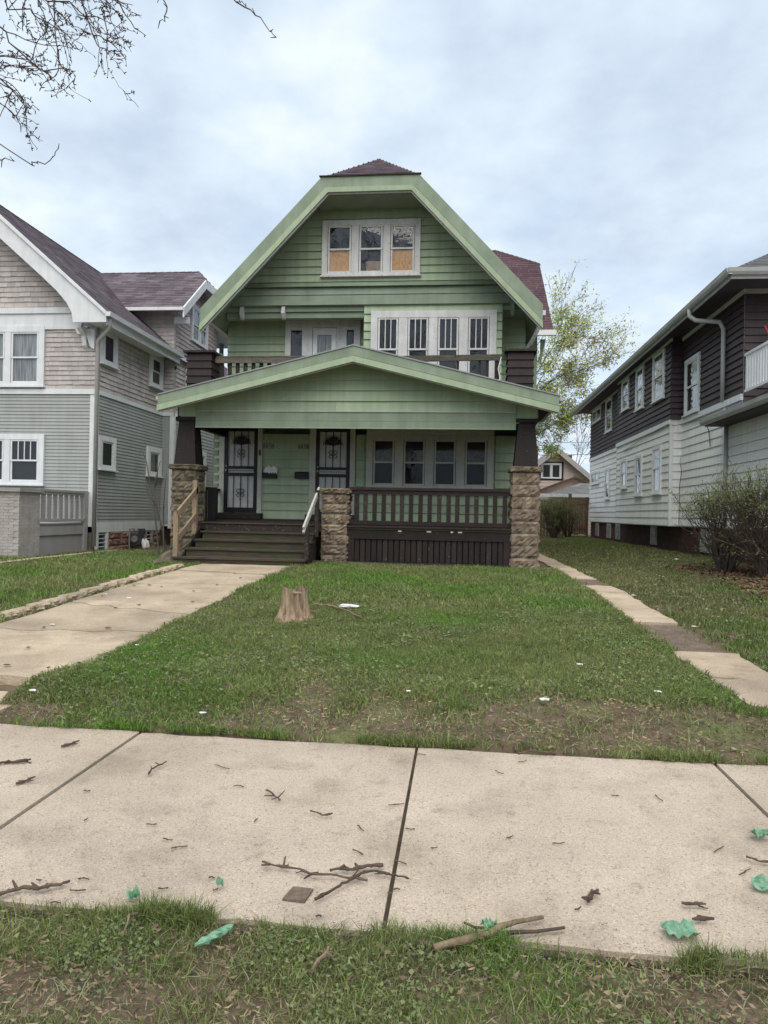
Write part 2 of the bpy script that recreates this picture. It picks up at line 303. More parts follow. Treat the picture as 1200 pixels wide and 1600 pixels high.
# wall frames: F faces -Y at y=base, E faces +X at x=base, W faces -X at x=base; s along the wall, n outwards
def wf(ax, base):
    return {'F': lambda s, n, z: (s, base-n, z), 'E': lambda s, n, z: (base+n, s, z), 'W': lambda s, n, z: (base-n, s, z)}[ax]
def lb(mb, ax, base, s0, s1, n0, n1, z0, z1):
    a = wf(ax, base)(s0, n0, z0); b = wf(ax, base)(s1, n1, z1); return mb.box(a[0], b[0], a[1], b[1], a[2], b[2])
def lbx(name, m, parent, ax, base, s0, s1, n0, n1, z0, z1):
    a = wf(ax, base)(s0, n0, z0); b = wf(ax, base)(s1, n1, z1); return bx(name, m, parent, a[0], b[0], a[1], b[1], a[2], b[2])
def lap(mb, fn, a0, b0, a1, b1, z0, z1, nb, ntp):      # one wedge board: s from a0..b0 at z0 and a1..b1 at z1
    mb.add([fn(a0, 0, z0), fn(b0, 0, z0), fn(b0, nb, z0), fn(a0, nb, z0), fn(a1, 0, z1), fn(b1, 0, z1), fn(b1, ntp, z1), fn(a1, ntp, z1)],
           [(0, 3, 2, 1), (4, 5, 6, 7), (0, 1, 5, 4), (1, 2, 6, 5), (2, 3, 7, 6), (3, 0, 4, 7)])
def siding(parent, m, ax, base, lo, hi, z0, z1, pitch, holes=(), th=0.040, joined=None, tab=None, joints=0.0, name='siding_board'):
    """lap boards between s=lo(z) and s=hi(z); holes = (s0,s1,z0,z1); joined = name of one stuff mesh"""
    fn = wf(ax, base); lo_ = lo if callable(lo) else (lambda z: lo); hi_ = hi if callable(hi) else (lambda z: hi)
    J = MB(); n = max(1, round((z1-z0)/pitch)); p = (z1-z0)/n
    for i in range(n):
        a, b = z0+i*p, z0+(i+1)*p
        if b > z1-1e-4: b = z1
        la, ha, lb_, hb = lo_(a), hi_(a), lo_(b), hi_(b)
        if ha-la < 0.05: continue
        cuts = [(h[0], h[1], h[2], h[3]) for h in holes if h[3] > a+1e-3 and h[2] < b-1e-3]
        xs = sorted(set([c for h in cuts for c in (h[0], h[1])]))
        segs = []; cur = None
        pts = [None]+xs+[None]
        for k in range(len(pts)-1):
            s0 = pts[k]; s1 = pts[k+1]
            mid = ((s0 if s0 is not None else la-1)+(s1 if s1 is not None else ha+1))/2
            za, zb = a, b
            for h in cuts:
                if h[0]-1e-4 <= mid <= h[1]+1e-4:
                    if h[2] <= a+1e-3 and h[3] >= b-1e-3: za, zb = 1, 0
                    elif h[2] > a: zb = min(zb, h[2])
                    else: za = max(za, h[3])
            segs.append((s0, s1, za, zb))
        mb = None
        def flush():
            nonlocal mb
            if mb is not None and mb.v and not joined: mb.build(name, m, parent)
            mb = None
        for s0, s1, za, zb in segs:
            if zb-za < 0.01: flush(); continue
            A0 = la if s0 is None else max(s0, la); A1 = lb_ if s0 is None else max(s0, lb_)
            B0 = ha if s1 is None else min(s1, ha); B1 = hb if s1 is None else min(s1, hb)
            if B0-A0 < 0.01: continue
            B1 = max(B1, A1+0.001)
            f0 = (za-a)/p; f1 = (zb-a)/p; t0 = th*(1-f0)+0.004*f0; t1 = th*(1-f1)+0.004*f1
            tgt = J if joined else (mb or MB())
            if not joined: mb = tgt
            if tab:
                x = A0
                while x < B0-0.01:
                    x2 = min(B0, x+tab*random.uniform(0.55, 1.3))
                    if B0-x2 < tab*0.3: x2 = B0
                    dz = random.uniform(0, p*0.10)
                    c0 = x; c1 = min(x2-0.004, max(B1, x+0.002)); 
                    lap(tgt, fn, c0, x2-0.004, max(c0, A1), max(max(c0, A1)+0.001, c1), za+dz, zb, t0*random.uniform(0.8, 1.25), t1); x = x2
            elif joints and B0-A0 > 2.0 and random.random() < joints and not (s0 or s1):
                c = A0+(B0-A0)*random.uniform(0.25, 0.75)
                lap(tgt, fn, A0, c-0.002, A1, c-0.002, za, zb, t0, t1); flush(); mb = MB()
                lap(mb, fn, c+0.002, B0, c+0.002, B1, za, zb, t0*1.12, t1)
            else: lap(tgt, fn, A0, B0, A1, B1, za+(random.uniform(-.003, .003) if not joined else 0), zb, t0, t1)
        flush()
    if joined and J.v: return J.build(joined, m, parent, stuff=True)
def shingles(parent, m, poly, pitch=0.14, tab=0.3, name='roof_shingles', th=0.012):
    """courses of tabs laid on a planar roof polygon (world points)"""
    P = [Vector(p) for p in poly]; nrm = Vector((0, 0, 0))
    for i in range(len(P)): nrm += P[i].cross(P[(i+1) % len(P)])
    nrm.normalize()
    if nrm.z < 0: nrm = -nrm
    u = Vector((0, 0, 1)).cross(nrm).normalized(); v = nrm.cross(u)
    if v.z < 0: v = -v
    q = [(p.dot(u), p.dot(v)) for p in P]; o = P[0]-u*q[0][0]-v*q[0][1]
    v0 = min(a[1] for a in q); v1 = max(a[1] for a in q); mb = MB(); k = int((v1-v0)/pitch)+1
    def rng(vv):
        xs = []
        for i in range(len(q)):
            a, b = q[i], q[(i+1) % len(q)]
            if (a[1]-vv)*(b[1]-vv) < 0: xs.append(a[0]+(b[0]-a[0])*(vv-a[1])/(b[1]-a[1]))
        return (min(xs), max(xs)) if len(xs) > 1 else None
    for i in range(k):
        a = v0+i*pitch; b = min(a+pitch*1.02, v1); r = rng((a+b)/2)
        if not r or b-a < 0.01: continue
        x = r[0]-random.uniform(0, tab)*0
        x2 = x+tab*random.uniform(0.2, 1)
        while x < r[1]-1e-3:
            x2 = min(x2, r[1])
            h = th*random.uniform(0.85, 1.2)
            c = [o+u*x+v*a, o+u*(x2-0.004)+v*a, o+u*(x2-0.004)+v*b, o+u*x+v*b]
            mb.add([c[0]+nrm*h, c[1]+nrm*h, c[2]+nrm*0.003, c[3]+nrm*0.003, c[0], c[1]], [(0, 1, 2, 3), (4, 5, 1, 0)])
            x = x2; x2 = x+tab
    return mb.build(name, m, parent, stuff=True)

def window(parent, ax, base, s0, s1, z0, z1, units=1, cas=0.09, head=None, mull=0.09, trim='white_trim', split=0.5, munt=0, sash=0.04, glass='glass', back=None, sill=True, dbl=True, rnd=0.0, gap=0.012, label=None):
    head = head or cas; fr = MB(); C = 0.07
    lb(fr, ax, base, s0, s0+cas, -.004, C, z0, z1); lb(fr, ax, base, s1-cas, s1, -.004, C, z0, z1)
    lb(fr, ax, base, s0+cas, s1-cas, -.004, C+.002, z1-head, z1); lb(fr, ax, base, s0+cas, s1-cas, -.004, C-.002, z0, z0+cas*0.55)
    W = (s1-s0-2*cas-(units-1)*mull)/units; zb, zt = z0+cas*0.55, z1-head
    for k in range(1, units):
        a = s0+cas+k*W+(k-1)*mull; lb(fr, ax, base, a, a+mull, -.004, C-.003, zb, zt)
    wn = fr.build('window', trim, parent)
    if label: wn['label'] = label
    if sill: lbx('sill', trim, wn, ax, base, s0-.03, s1+.03, 0.0, C+.045, z0-.035, z0)
    for k in range(units):
        a = s0+cas+k*(W+mull); b = a+W; zm = zb+(zt-zb)*split
        halves = [(zb, zm+sash/2, 0.022, 0.046), (zm-sash/2, zt, 0.036, 0.060)] if dbl else [(zb, zt, 0.03, 0.055)]
        for hi_, (za, zc, n0, n1) in enumerate(halves):
            q = MB(); lb(q, ax, base, a+gap, a+gap+sash, n0, n1, za, zc); lb(q, ax, base, b-gap-sash, b-gap, n0, n1, za, zc)
            lb(q, ax, base, a+gap+sash, b-gap-sash, n0, n1-.002, za, za+sash); lb(q, ax, base, a+gap+sash, b-gap-sash, n0, n1-.002, zc-sash, zc)
            sa = q.build('sash', trim, wn)
            lbx('pane', glass, wn, ax, base, a+gap+sash, b-gap-sash, n0+.006, n0+.010, za+sash, zc-sash)
            if munt and (hi_ == 1 or not dbl):
                for j in range(1, munt):
                    c = a+gap+sash+(W-2*gap-2*sash)*j/munt; lbx('muntin', trim, wn, ax, base, c-.011, c+.011, n0+.012, n1-.004, za+sash, zc-sash)
        # what stands behind the glass; the room's darkness is painted on a flat panel
        lbx('dark_interior_panel', 'painted_gloom', wn, ax, base, a, b, -.002, .002, zb, zt)
        bk = back[k] if isinstance(back, list) else back
        if bk:
            for item in ([bk] if isinstance(bk[0], str) else bk):
                nm, mm, f0, f1 = item[:4]; u0, u1 = item[4:6] if len(item) > 4 else (0, 1)
                nn = .005 if nm != 'plastic_sheet' else .009
                lbx(nm, mm, wn, ax, base, a+(b-a)*u0, a+(b-a)*u1, nn, nn+.003, zb+(zt-zb)*f0, zb+(zt-zb)*f1)
    return wn

def rock_block(seed, sx, sy, sz, faces='F'):
    """rock-faced block: a subdivided box with its outer faces pushed out"""
    rr = random.Random(seed); b = MB(); nx, ny, nz = max(3, int(sx/0.05)), max(3, int(sy/0.05)), 5
    def grid(fn, nu, nv, rough):
        k = len(b.v)
        for i in range(nu+1):
            for j in range(nv+1):
                e = 0 if i in (0, nu) or j in (0, nv) else rr.choice((.006, .014, .024, .034, .044))*rr.uniform(.7, 1.2)*rough
                b.v.append(fn(i/nu, j/nv, e))
        for i in range(nu):
            for j in range(nv):
                a = k+i*(nv+1)+j; b.f.append((a, a+nv+1, a+nv+2, a+1))
    grid(lambda u, v, e: (-sx/2+sx*u, -sy/2-e, sz*v), nx, nz, 1)
    grid(lambda u, v, e: (sx/2-sx*u, sy/2+e, sz*v), nx, nz, 1)
    grid(lambda u, v, e: (sx/2+e, -sy/2+sy*u, sz*v), ny, nz, 1)
    grid(lambda u, v, e: (-sx/2-e, sy/2-sy*u, sz*v), ny, nz, 1)
    b.add([(-sx/2, -sy/2, sz), (sx/2, -sy/2, sz), (sx/2, sy/2, sz), (-sx/2, sy/2, sz)], [(0, 1, 2, 3)])
    b.add([(-sx/2, -sy/2, 0), (sx/2, -sy/2, 0), (sx/2, sy/2, 0), (-sx/2, sy/2, 0)], [(3, 2, 1, 0)])
    return b
def pier(parent, x0, x1, y0, y1, z0, z1, m, courses, cap=True, first=0, label=None):
    core = mbx('stone_pier', 'mortar', parent, x0+.02, x1-.02, y0+.02, y1-.02, z0-.1, z1-.1)
    if label: core['label'] = label
    h = (z1-0.11-z0)/courses; cache = {}
    for c in range(courses):
        two = (c+first) % 2 == 0
        xs = [(x0, (x0+x1)/2-.003), ((x0+x1)/2+.003, x1)] if two else [(x0, x1)]
        for i, (a, b) in enumerate(xs):
            key = (two, random.randrange(3))
            if key not in cache:
                q = rock_block(random.random(), b-a, y1-y0, h-.010); me = bpy.data.meshes.new('stone_block'); me.from_pydata(q.v, [], q.f); me.update(); me.materials.append(MAT[m]); cache[key] = me
            o = bpy.data.objects.new('stone_block', cache[key]); put(o, ((a+b)/2, (y0+y1)/2, z0+c*h+.005), core)
    if cap:
        q = rock_block(random.random(), x1-x0+.09, y1-y0+.09, 0.11); q.v = [(a+(x0+x1)/2, b+(y0+y1)/2, c+z1-.11) for a, b, c in q.v]; q.build('pier_cap', m, core)
    return core
def board(name, m, parent, p, q, wd, th, upv=(0, 0, 1)):
    """rectangular board from p to q, wd across (towards upv), th thick"""
    p = Vector(p); q = Vector(q); t = (q-p).normalized(); u = Vector(upv); u = (u-t*u.dot(t)).normalized(); v = t.cross(u)
    c = [p-u*wd/2-v*th/2, q-u*wd/2-v*th/2, q-u*wd/2+v*th/2, p-u*wd/2+v*th/2]
    return MB().hexa([tuple(a) for a in c]+[tuple(a+u*wd) for a in c]).build(name, m, parent)
def struct(o): o['kind'] = 'structure'; return o

# ------------------------------------------------------------------ ground, sidewalk, walks
def make_ground():
    xs = np.concatenate([[-400, -150, -60, -30], np.arange(-16, 12.01, 0.16), [18, 30, 60, 150, 400]])
    ys = np.concatenate([[-400, -60, -12, -4], np.arange(-1, 2.3, 0.16), [2.38, 2.42], [4.45, 4.5], np.arange(4.6, 20, 0.16), np.arange(20, 50, 1.5), [60, 90, 150, 250, 450]])
    X, Y = np.meshgrid(xs, ys); Z = g(X, Y); Z = np.where(np.abs(X) > 20, np.clip(Z, -0.02, 0.42), Z)
    Z = np.where(Y < -3, 0, Z)
    ny, nx = X.shape; V = np.stack([X.ravel(), Y.ravel(), Z.ravel()], 1)
    idx = np.arange(nx*ny).reshape(ny, nx); F = np.stack([idx[:-1, :-1].ravel(), idx[:-1, 1:].ravel(), idx[1:, 1:].ravel(), idx[1:, :-1].ravel()], 1)
    me = bpy.data.meshes.new('ground'); me.from_pydata(V.tolist(), [], F.tolist()); me.update(); me.polygons.foreach_set('use_smooth', [True]*len(F)); me.materials.append(MAT['soil'])
    o = bpy.data.objects.new('ground', me); put(o, (0, 0, 0)); struct(o)
make_ground()
side = struct(MB().box(-9.3, 8.7, S0-.03, S1+.03, -.10, -.022).build('sidewalk', 'joint_dirt'))
JX = [-9.19, -7.4, -5.61, -3.82, -2.03, -0.235, 1.54, 3.33, 5.12, 6.91, 8.7]
for a, b in zip(JX[:-1], JX[1:]):
    dz = random.uniform(-.004, .004); e = .009; pts = []
    n = 14      # ragged long edges
    for i in range(n+1): pts.append((a+e+(b-a-2*e)*i/n, S0+random.uniform(-.012, .012)))
    for i in range(n, -1, -1): pts.append((a+e+(b-a-2*e)*i/n, S1+random.uniform(-.012, .012)))
    MB().slab([(p[0], p[1], dz) for p in pts], 0.07).build('slab', 'concrete', side)
def crack_slabs(name, x0, x1, cuts, z, m, thick=0.09, wob=0.03, gapw=0.012, tag_struct=True):
    """a walk along Y made of slabs between jagged cross cracks"""
    base = None; prev = None; n = 9
    lines = [[(x0+(x1-x0)*i/n, c+(random.uniform(-1, 1)*wob if 0 < i < n else 0)+(sl*(i/n-.5))) for i in range(n+1)] for c, sl in cuts]
    for k in range(len(lines)-1):
        a, b = lines[k], lines[k+1]; pts = [(p[0]+(random.uniform(-.02, .02) if i in (0, n) else 0), p[1]+gapw/2) for i, p in enumerate(a)]
        m1 = [(x1+random.uniform(-.03, .03), a[-1][1]+(b[-1][1]-a[-1][1])*t) for t in (.25, .5, .75)]
        m0 = [(x0+random.uniform(-.03, .03), a[0][1]+(b[0][1]-a[0][1])*t) for t in (.75, .5, .25)]
        pts += m1+[(p[0], p[1]-gapw/2) for p in b[::-1]]+m0
        zz = [z(p[1])+0 for p in pts]; dz = random.uniform(-.008, .008)
        mb = MB().slab([(p[0], p[1], q+dz) for p, q in zip(pts, zz)], thick)
        if base is None: base = mb.build(name, m); struct(base)
        else: mb.build('slab', m, base)
    return base
def zw(y): return 0.0+0.02+0.12*float(sm((y-4.42)/0.9))+0.27*float(sm((y-4.7)/8.6))+0.012
crack_slabs('front_walk_lower', -4.85, -3.12, [(4.44, 0), (5.09, 0)], lambda y: 0.055, 'concrete_old')
crack_slabs('front_walk', -4.85, -3.08, [(5.10, 0), (6.9, .12), (8.2, -.5), (8.75, .35), (10.3, .25), (11.7, -.4), (13.12, 0)], lambda y: max(zw(y), 0.15), 'concrete_old', wob=0.07, gapw=0.02)
def path_piece(cuts, m='concrete_old', dz=.010, name='side_path'):
    base = None
    for k in range(len(cuts)-1):
        a, b = cuts[k], cuts[k+1]; n = 6; pts = []
        ys = np.linspace(a+.012, b-.012, n+1)
        for yy in ys: pts.append((float(PR_(yy))+random.uniform(-.03, .03), yy+.04*math.sin(yy*7+1)*(yy in (ys[0], ys[-1]))))
        for i in (1, 2, 3): t = i/4; pts.append((float(PR_(b)*(1-t)+PL(b)*t), b-.012+random.uniform(-.05, .05)*(m == 'concrete_old')+.04*math.sin(b*7+1)*(1-t)))
        for yy in ys[::-1]: pts.append((float(PL(yy))+random.uniform(-.03, .03), yy))
        q = random.uniform(-.006, .006); mb = MB().slab([(p[0], p[1], zw(p[1])+dz+q-.012) for p in pts], .07)
        if base is None: base = struct(mb.build(name, m))
        else: mb.build('slab', m, base)
path_piece([5.22, 6.05, 7.02]); path_piece([7.03, 8.42], 'dark_soil', -.004, 'muddy_path_patch'); path_piece([8.44, 9.9, 11.45]); path_piece([11.46, 12.35], 'dark_soil', -.004, 'muddy_path_patch'); path_piece([12.37, 13.8, 15.4, 18, 21, 25])
# thin concrete strip of the neighbour's side walk
crack_slabs('neighbour_side_strip', -8.32, -8.12, [(7, 0), (10, 0), (12, 0), (13.4, 0), (15, 0), (16.4, 0)], lambda y: zw(y)+.03, 'concrete_old', wob=0.01)
# stone edging of the front walk
ed = thing('stone_edging', 'broken row of pale edging stones along the left side of the front walk', 'edging', (-4.95, 9, zw(9)))
y = 6.2
while y < 12.2:
    l = random.uniform(.28, .6); q = rock_block(random.random(), .13, l-.03, .09); ang = random.uniform(-.06, .06)
    q.v = [(a*math.cos(ang)-b*math.sin(ang)-4.97+random.uniform(-.004, .004), a*math.sin(ang)+b*math.cos(ang)+y+l/2, c+zw(y)-.02) for a, b, c in q.v]
    q.build('edging_stone', 'concrete_old', ed); y += l+(random.uniform(.1, .5) if random.random() < .25 else 0)

# ================================================================== GREEN HOUSE
XL, XR, XC = -5.90, 1.50, -2.14
Y1, Y2, YB = 16.6, 17.4, 16.62       # first floor wall, recessed upper wall, bay wall
GH = thing('green_house', 'green clapboard two-storey house with clipped gable and wide brown front porch', 'house', (XC, 20, .4))
DK = 3.92
wall = MB(); wall.box(XL, XR, Y1+.003, Y1+.2, 1.0, 3.3); wall.box(XL, XL+.15, Y1+.2, 31, .3, 3.9); wall.box(XR-.15, XR, Y1+.2, 31, .3, 3.9); wall.box(XL, XL+.15, Y2+.2, 31, 3.9, 6.1); wall.box(XR-.15, XR, Y2+.2, 31, 3.9, 6.1); wall.box(XL, XR, 30.8, 31, .3, 6.1)
wall.box(XL, XR, Y2+.003, Y2+.2, 3.3, 6.45); wall.box(-2.33, .9, YB+.003, Y2, 3.8, 6.38)
wall.box(XL+.1, XR-.1, 16.75, 30.9, .2, 1.0)
# attic wall polygon
RS = 1.06; ZT = 9.01
def roof_z(x): return ZT+RS*1.1-RS*abs(x-XC)       # top of the main roof at x
aw = [(XC-3.60, 6.36), (XC+3.60, 6.36), (XC+1.30, 8.72), (XC+.9, 9.2), (XC-.9, 9.2), (XC-1.30, 8.72)]
wall.prism(aw, lambda u, v, w_: (u, w_, v), Y1+.003, Y1+.15)
GW = wall.build('wall', 'green_paint', GH)
def PYs(px, Y): return PY(px, 700, Y)[0]
# first-floor boards
siding(GW, 'green_paint', 'F', Y1, XL, XR, 1.28, 3.3, .195, holes=[(-5.72, -4.72, 1.1, 3.6), (-3.56, -2.44, 1.1, 3.6), (-2.25, .80, 2.02, 3.6)])
siding(GW, 'green_paint', 'F', Y2, XL, XR, DK+.03, 6.4, .195, holes=[(-4.42, -2.5, DK, 6.24), (-2.35, .92, 3, 7)])
siding(GW, 'green_paint', 'F', YB, -2.33, .9, DK+.03, 6.36, .195, holes=[(-2.14, .75, 4.4, 6.2)])
bx('corner_board', 'shaded_green_trim', GW, XL-.02, XL+.1, Y1-.03, Y1+.02, 1.28, 3.3)
def al(z): return XC-min(3.58, 3.70-(z-6.2)/RS)+0.02
def ah(z): return 2*XC-al(z)
siding(GW, 'green_paint', 'F', Y1, al, ah, 6.92, 8.95, .192, holes=[(-3.36, -1.03, 7.04, 8.35)])
for za, zb, n_ in ((6.37, 6.60, .05), (6.61, 6.78, .045)):
    mb = MB(); lap(mb, wf('F', Y1), al(za), ah(za), al(zb), ah(zb), za, zb, n_, n_-.02); mb.build('belt_board', 'shaded_green_trim', GW)
mb = MB(); lap(mb, wf('F', Y1), al(6.79), ah(6.79), al(6.91), ah(6.91), 6.79, 6.91, .11, .02); mb.build('belt_moulding', 'shaded_green_trim', GW)
bx('porch_soffit', 'green_soffit', GH, XL, XR, Y1+.05, Y2-.004, 6.24, 6.352)
bx('beam', 'green_soffit', GH, XL+.2, -2.34, Y1+.10, Y1+.3, 6.10, 6.236)
for x in (-5.3, -4.28):      # carved brackets under the attic
    MB().prism([(0, 0), (.0, .30), (-.10, .30), (-.16, .12), (-.08, .02)], lambda u, v, w_: (w_, Y1+.09+u, 6.08+v-.02), x-.04, x+.04).build('bracket', 'white_trim_old', GH)
MB().prism([(0, 0), (.0, .30), (-.10, .30), (-.16, .12), (-.08, .02)], lambda u, v, w_: (w_, Y1-.004+u, 6.06+v), 1.08, 1.16).build('bracket', 'shaded_green_trim', GH)
# windows
ply = ('boarding', 'plywood', 0, .5)
window(GW, 'F', Y1, -3.36, -1.03, 7.05, 8.36, units=3, cas=.13, mull=.17, trim='white_trim_old', split=.5, back=[ply, ('cardboard_box', 'cardboard', .03, .25, .3, .95), ply], glass='glass_attic', label='triple attic window, outer lower sashes boarded with plywood')
window(GW, 'F', YB, -2.16, .77, 4.42, 6.21, units=4, cas=.16, mull=.21, trim='white_trim_old', split=.52, munt=3, back=None, glass='glass_dark', label='row of four upstairs windows with three-light upper sashes')
pf = [('roller_blind', 'blind_dark', .5, 1), ('plastic_sheet', 'plastic_film', .51, .76)]
window(GW, 'F', Y1, -2.20, .76, 2.04, 3.30, units=4, cas=.15, head=.11, mull=.20, trim='cream_trim', split=.5, back=[pf]*4, glass='glass_porch', label='row of four porch windows with plastic sheeting inside')
bx('head_board', 'cream_trim', GW, -2.20, .76, Y1-.075, Y1-.003, 3.302, 3.50)
# balcony door with sidelights
bd = MB(); a0, a1 = -4.41, -2.52
for s in ((a0, a0+.14), (-3.98, -3.72), (-3.12, -2.86), (a1-.16, a1)): lb(bd, 'F', Y2, s[0], s[1], -.004, .07, DK, 6.04)
lb(bd, 'F', Y2, a0, a1, -.004, .072, 6.04, 6.25)
for s in ((a0+.14, -3.98), (-2.86, a1-.16)): lb(bd, 'F', Y2, s[0], s[1], -.004, .05, DK, 4.5); lb(bd, 'F', Y2, s[0], s[1], -.004, .05, 5.98, 6.04)
BD = bd.build('balcony_door_frame', 'white_trim_old', GH)
for s in ((a0+.14, -3.98), (-2.86, a1-.16)):
    bx('sidelight_pane', 'glass', BD, s[0]+.01, s[1]-.01, Y2-.03, Y2-.026, 4.5, 5.98); bx('dark_interior_panel', 'blind_dark', BD, s[0], s[1], Y2-.012, Y2-.006, 4.5, 5.98)
dm = MB()
for s in ((-3.71, -3.60, DK+.02, 6.03), (-3.24, -3.13, DK+.02, 6.03), (-3.60, -3.24, 5.86, 6.03), (-3.60, -3.24, DK+.02, 4.7)): lb(dm, 'F', Y2, s[0], s[1], .0, .045, s[2], s[3])
DD = dm.build('balcony_door', 'white_trim', GH)
bx('pane', 'glass', DD, -3.60, -3.24, Y2-.03, Y2-.026, 4.7, 5.86); bx('curtain', 'curtain', DD, -3.60, -3.24, Y2-.014, Y2-.008, 4.7, 5.84)
# --- roof of the green house
YF = 15.78; yr = 17.35; ZR = ZT+RS*1.1; XE = 3.86; ZE = roof_z(XC+XE)
rf = MB(); lp = [(XC-XE, YF, ZE), (XC-1.1, YF, ZT), (XC, yr, ZR), (XC, 31.5, ZR), (XC-XE, 31.5, ZE)]; rp = [(2*XC-p[0], p[1], p[2]) for p in lp][::-1]
hp = [(XC-1.1, YF, ZT), (XC+1.1, YF, ZT), (XC, yr, ZR)]
for p in (lp, rp, hp): rf.slab(p, .14)
RF = rf.build('roof', 'green_soffit', GH)
for p in (lp, rp, hp): shingles(RF, 'mauve_shingle', [(q[0], q[1], q[2]+.004) for q in p])
def ridge_cap(par, m, p, q):
    p = Vector(p); q = Vector(q); n = max(2, int((q-p).length/.22)); t = (q-p)/n; mb = MB(); sd = t.cross(Vector((0, 0, 1))).normalized()*.09
    for i in range(n):
        a = p+t*i+Vector((0, 0, .022)); b = p+t*(i+1.08)+Vector((0, 0, .012)); dn = Vector((0, 0, -.055))
        mb.add([a-sd+dn, a, a+sd+dn, b-sd+dn, b, b+sd+dn], [(0, 1, 4, 3), (1, 2, 5, 4), (0, 2, 1)])
    mb.build('ridge_cap', m, par, stuff=True)
for sg in (-1, 1): ridge_cap(RF, 'mauve_shingle', (XC+sg*1.1, YF, ZT), (XC, yr, ZR))
ridge_cap(RF, 'mauve_shingle', (XC, yr, ZR), (XC, 31, ZR))
bx('soffit_board', 'green_soffit', RF, XC-1.28, XC+1.28, YF+.02, Y1, 8.60, 8.63)
def rake(name, m, h0, h1, y0, y1):
    """clipped-gable barge band between perpendicular offsets h0 and h1 below the roof line"""
    k = 1/math.cos(math.atan(RS))
    def pts(h):
        xb = (h*k-h)/RS; return [(-XE, ZE-h*k), (-1.1+xb, ZT-h), (1.1-xb, ZT-h), (XE, ZE-h*k)]
    o = pts(h0); i = pts(h1)
    # lower ends cut plumb
    for s in (0, 1, 2):
        q = [o[s], o[s+1], i[s+1], i[s]]
        MB().prism([(XC+a, b) for a, b in q], lambda u, v, w_: (u, w_, v), y0, y1).build(name, m, RF)
rake('barge_board', 'shaded_green_trim', .0, .24, YF-.05, YF-.004)  # outer band's shade is in its darker green
rake('lower_barge_board', 'green_paint', .262, .37, YF-.11, YF-.010)
rake('barge_lip', 'white_trim_old', .372, .395, YF-.05, YF-.01)
MB().box(XC-1.15, XC+1.15, YF-.09, YF-.01, ZT+.0, ZT+.02).build('drip_edge', 'black_shingle', RF)
# gutters, downspout, lantern at the eaves
for sgn in (-1, 1):
    x = XC+sgn*(XE+.05); bx('gutter', 'white_trim', RF, x-.05, x+.05, YF+.3, 31, ZE-.14, ZE-.03)
MB().tube([(1.74, 16.5, 5.97), (1.74, 16.5, 5.80), (1.60, 16.85, 5.55), (1.50, 17.22, 5.45), (1.50, 17.3, 5.2), (1.50, 17.3, 3.95)], .042, 8).build('downspout', 'white_trim', GH, smooth=True)
bx('lantern_body', 'iron', GH, -6.02, -5.94, 17.1, 17.2, 5.35, 5.60); bx('lantern_glass', 'glass_block', GH, -6.03, -5.93, 17.08, 17.18, 5.25, 5.345)
# red side dormer with clipped gable facing right
XD = 2.30; cy, hy, ez = 23.2, 4.72, 6.24
def dz_(y, z0=ez): return z0+(hy-abs(y-cy))*0.805
yA = cy-.99; zA = dz_(yA); rz = dz_(cy)
dl = [(1.2, cy-hy, ez), (XD, cy-hy, ez), (XD, yA, zA), (1.0, cy, rz), (-2.0, cy, rz)]
dr = [(1.2, cy+hy, ez), (XD, cy+hy, ez), (XD, cy+.99, zA), (1.0, cy, rz), (-2.0, cy, rz)][::-1]
dh = [(XD, yA, zA), (XD, cy+.99, zA), (1.0, cy, rz)]
q = MB()
for p in (dl, dr, dh): q.slab(p, .12)
DR = q.build('side_dormer_roof', 'white_trim', GH)
for p in (dl, dr, dh): shingles(DR, 'red_shingle', [(a, b, c+.004) for a, b, c in p], pitch=.16)
ridge_cap(DR, 'red_shingle', (XD, yA, zA), (1.0, cy, rz)); ridge_cap(DR, 'red_shingle', (1.0, cy, rz), (-1.5, cy, rz))
MB().prism([(cy-hy+.5, 4.0), (cy+hy-.5, 4.0), (cy+hy-.5, ez), (cy+.9, zA-.35), (cy-.9, zA-.35), (cy-hy+.5, ez)], lambda u, v, w_: (w_, u, v), 1.52, 1.95).build('side_dormer_wall', 'green_paint', GH)
bx('gutter', 'white_trim', DR, 1.6, XD+.06, cy-hy-.10, cy-hy-.0, ez-.16, ez-.03)
MB().prism([(0, 0), (0, .7), (.14, .7)], lambda u, v, w_: (2.02+u, w_, 5.4+v), 18.9, 18.96).build('bracket', 'shaded_green_trim', GH)
# --- porch structure
PF, PB = 14.30, 14.82
G0 = .40
pier(GH, -6.00, -5.48, PF, PB, G0-.02, 2.40, 'stone_dark', 8, first=1, label='left porch pier of dark mossy rock-faced stone')
pier(GH, -2.80, -2.28, PF, PB, G0-.02, 1.95, 'stone_tan', 7, first=0, label='short middle porch pier of tan stone')
pier(GH, 1.04, 1.56, PF, PB, G0-.02, 2.44, 'stone_tan', 8, first=1, label='right porch pier of tan rock-faced stone')
for x, z in ((-5.74, 2.40), (1.30, 2.44)):
    c = MB(); b, t = .235, .165; yy = (PF+PB)/2
    c.hexa([(x-b, yy-b, z), (x+b, yy-b, z), (x+b, yy+b, z), (x-b, yy+b, z), (x-t, yy-t, 3.32), (x+t, yy-t, 3.32), (x+t, yy+t, 3.32), (x-t, yy+t, 3.32)])
    q = c.build('tapered_column', 'brown_paint', GH)
    bx('column_cap', 'brown_paint', q, x-.22, x+.22, yy-.22, yy+.22, 3.322, 3.40)
    bx('column_cap', 'brown_paint', q, x-.19, x+.19, yy-.19, yy+.19, 3.402, 3.60)
PG0 = 13.86; PE = 3.99; PS = .246; PZ = 4.76
def pr(x): return PZ-PS*abs(x-XC)
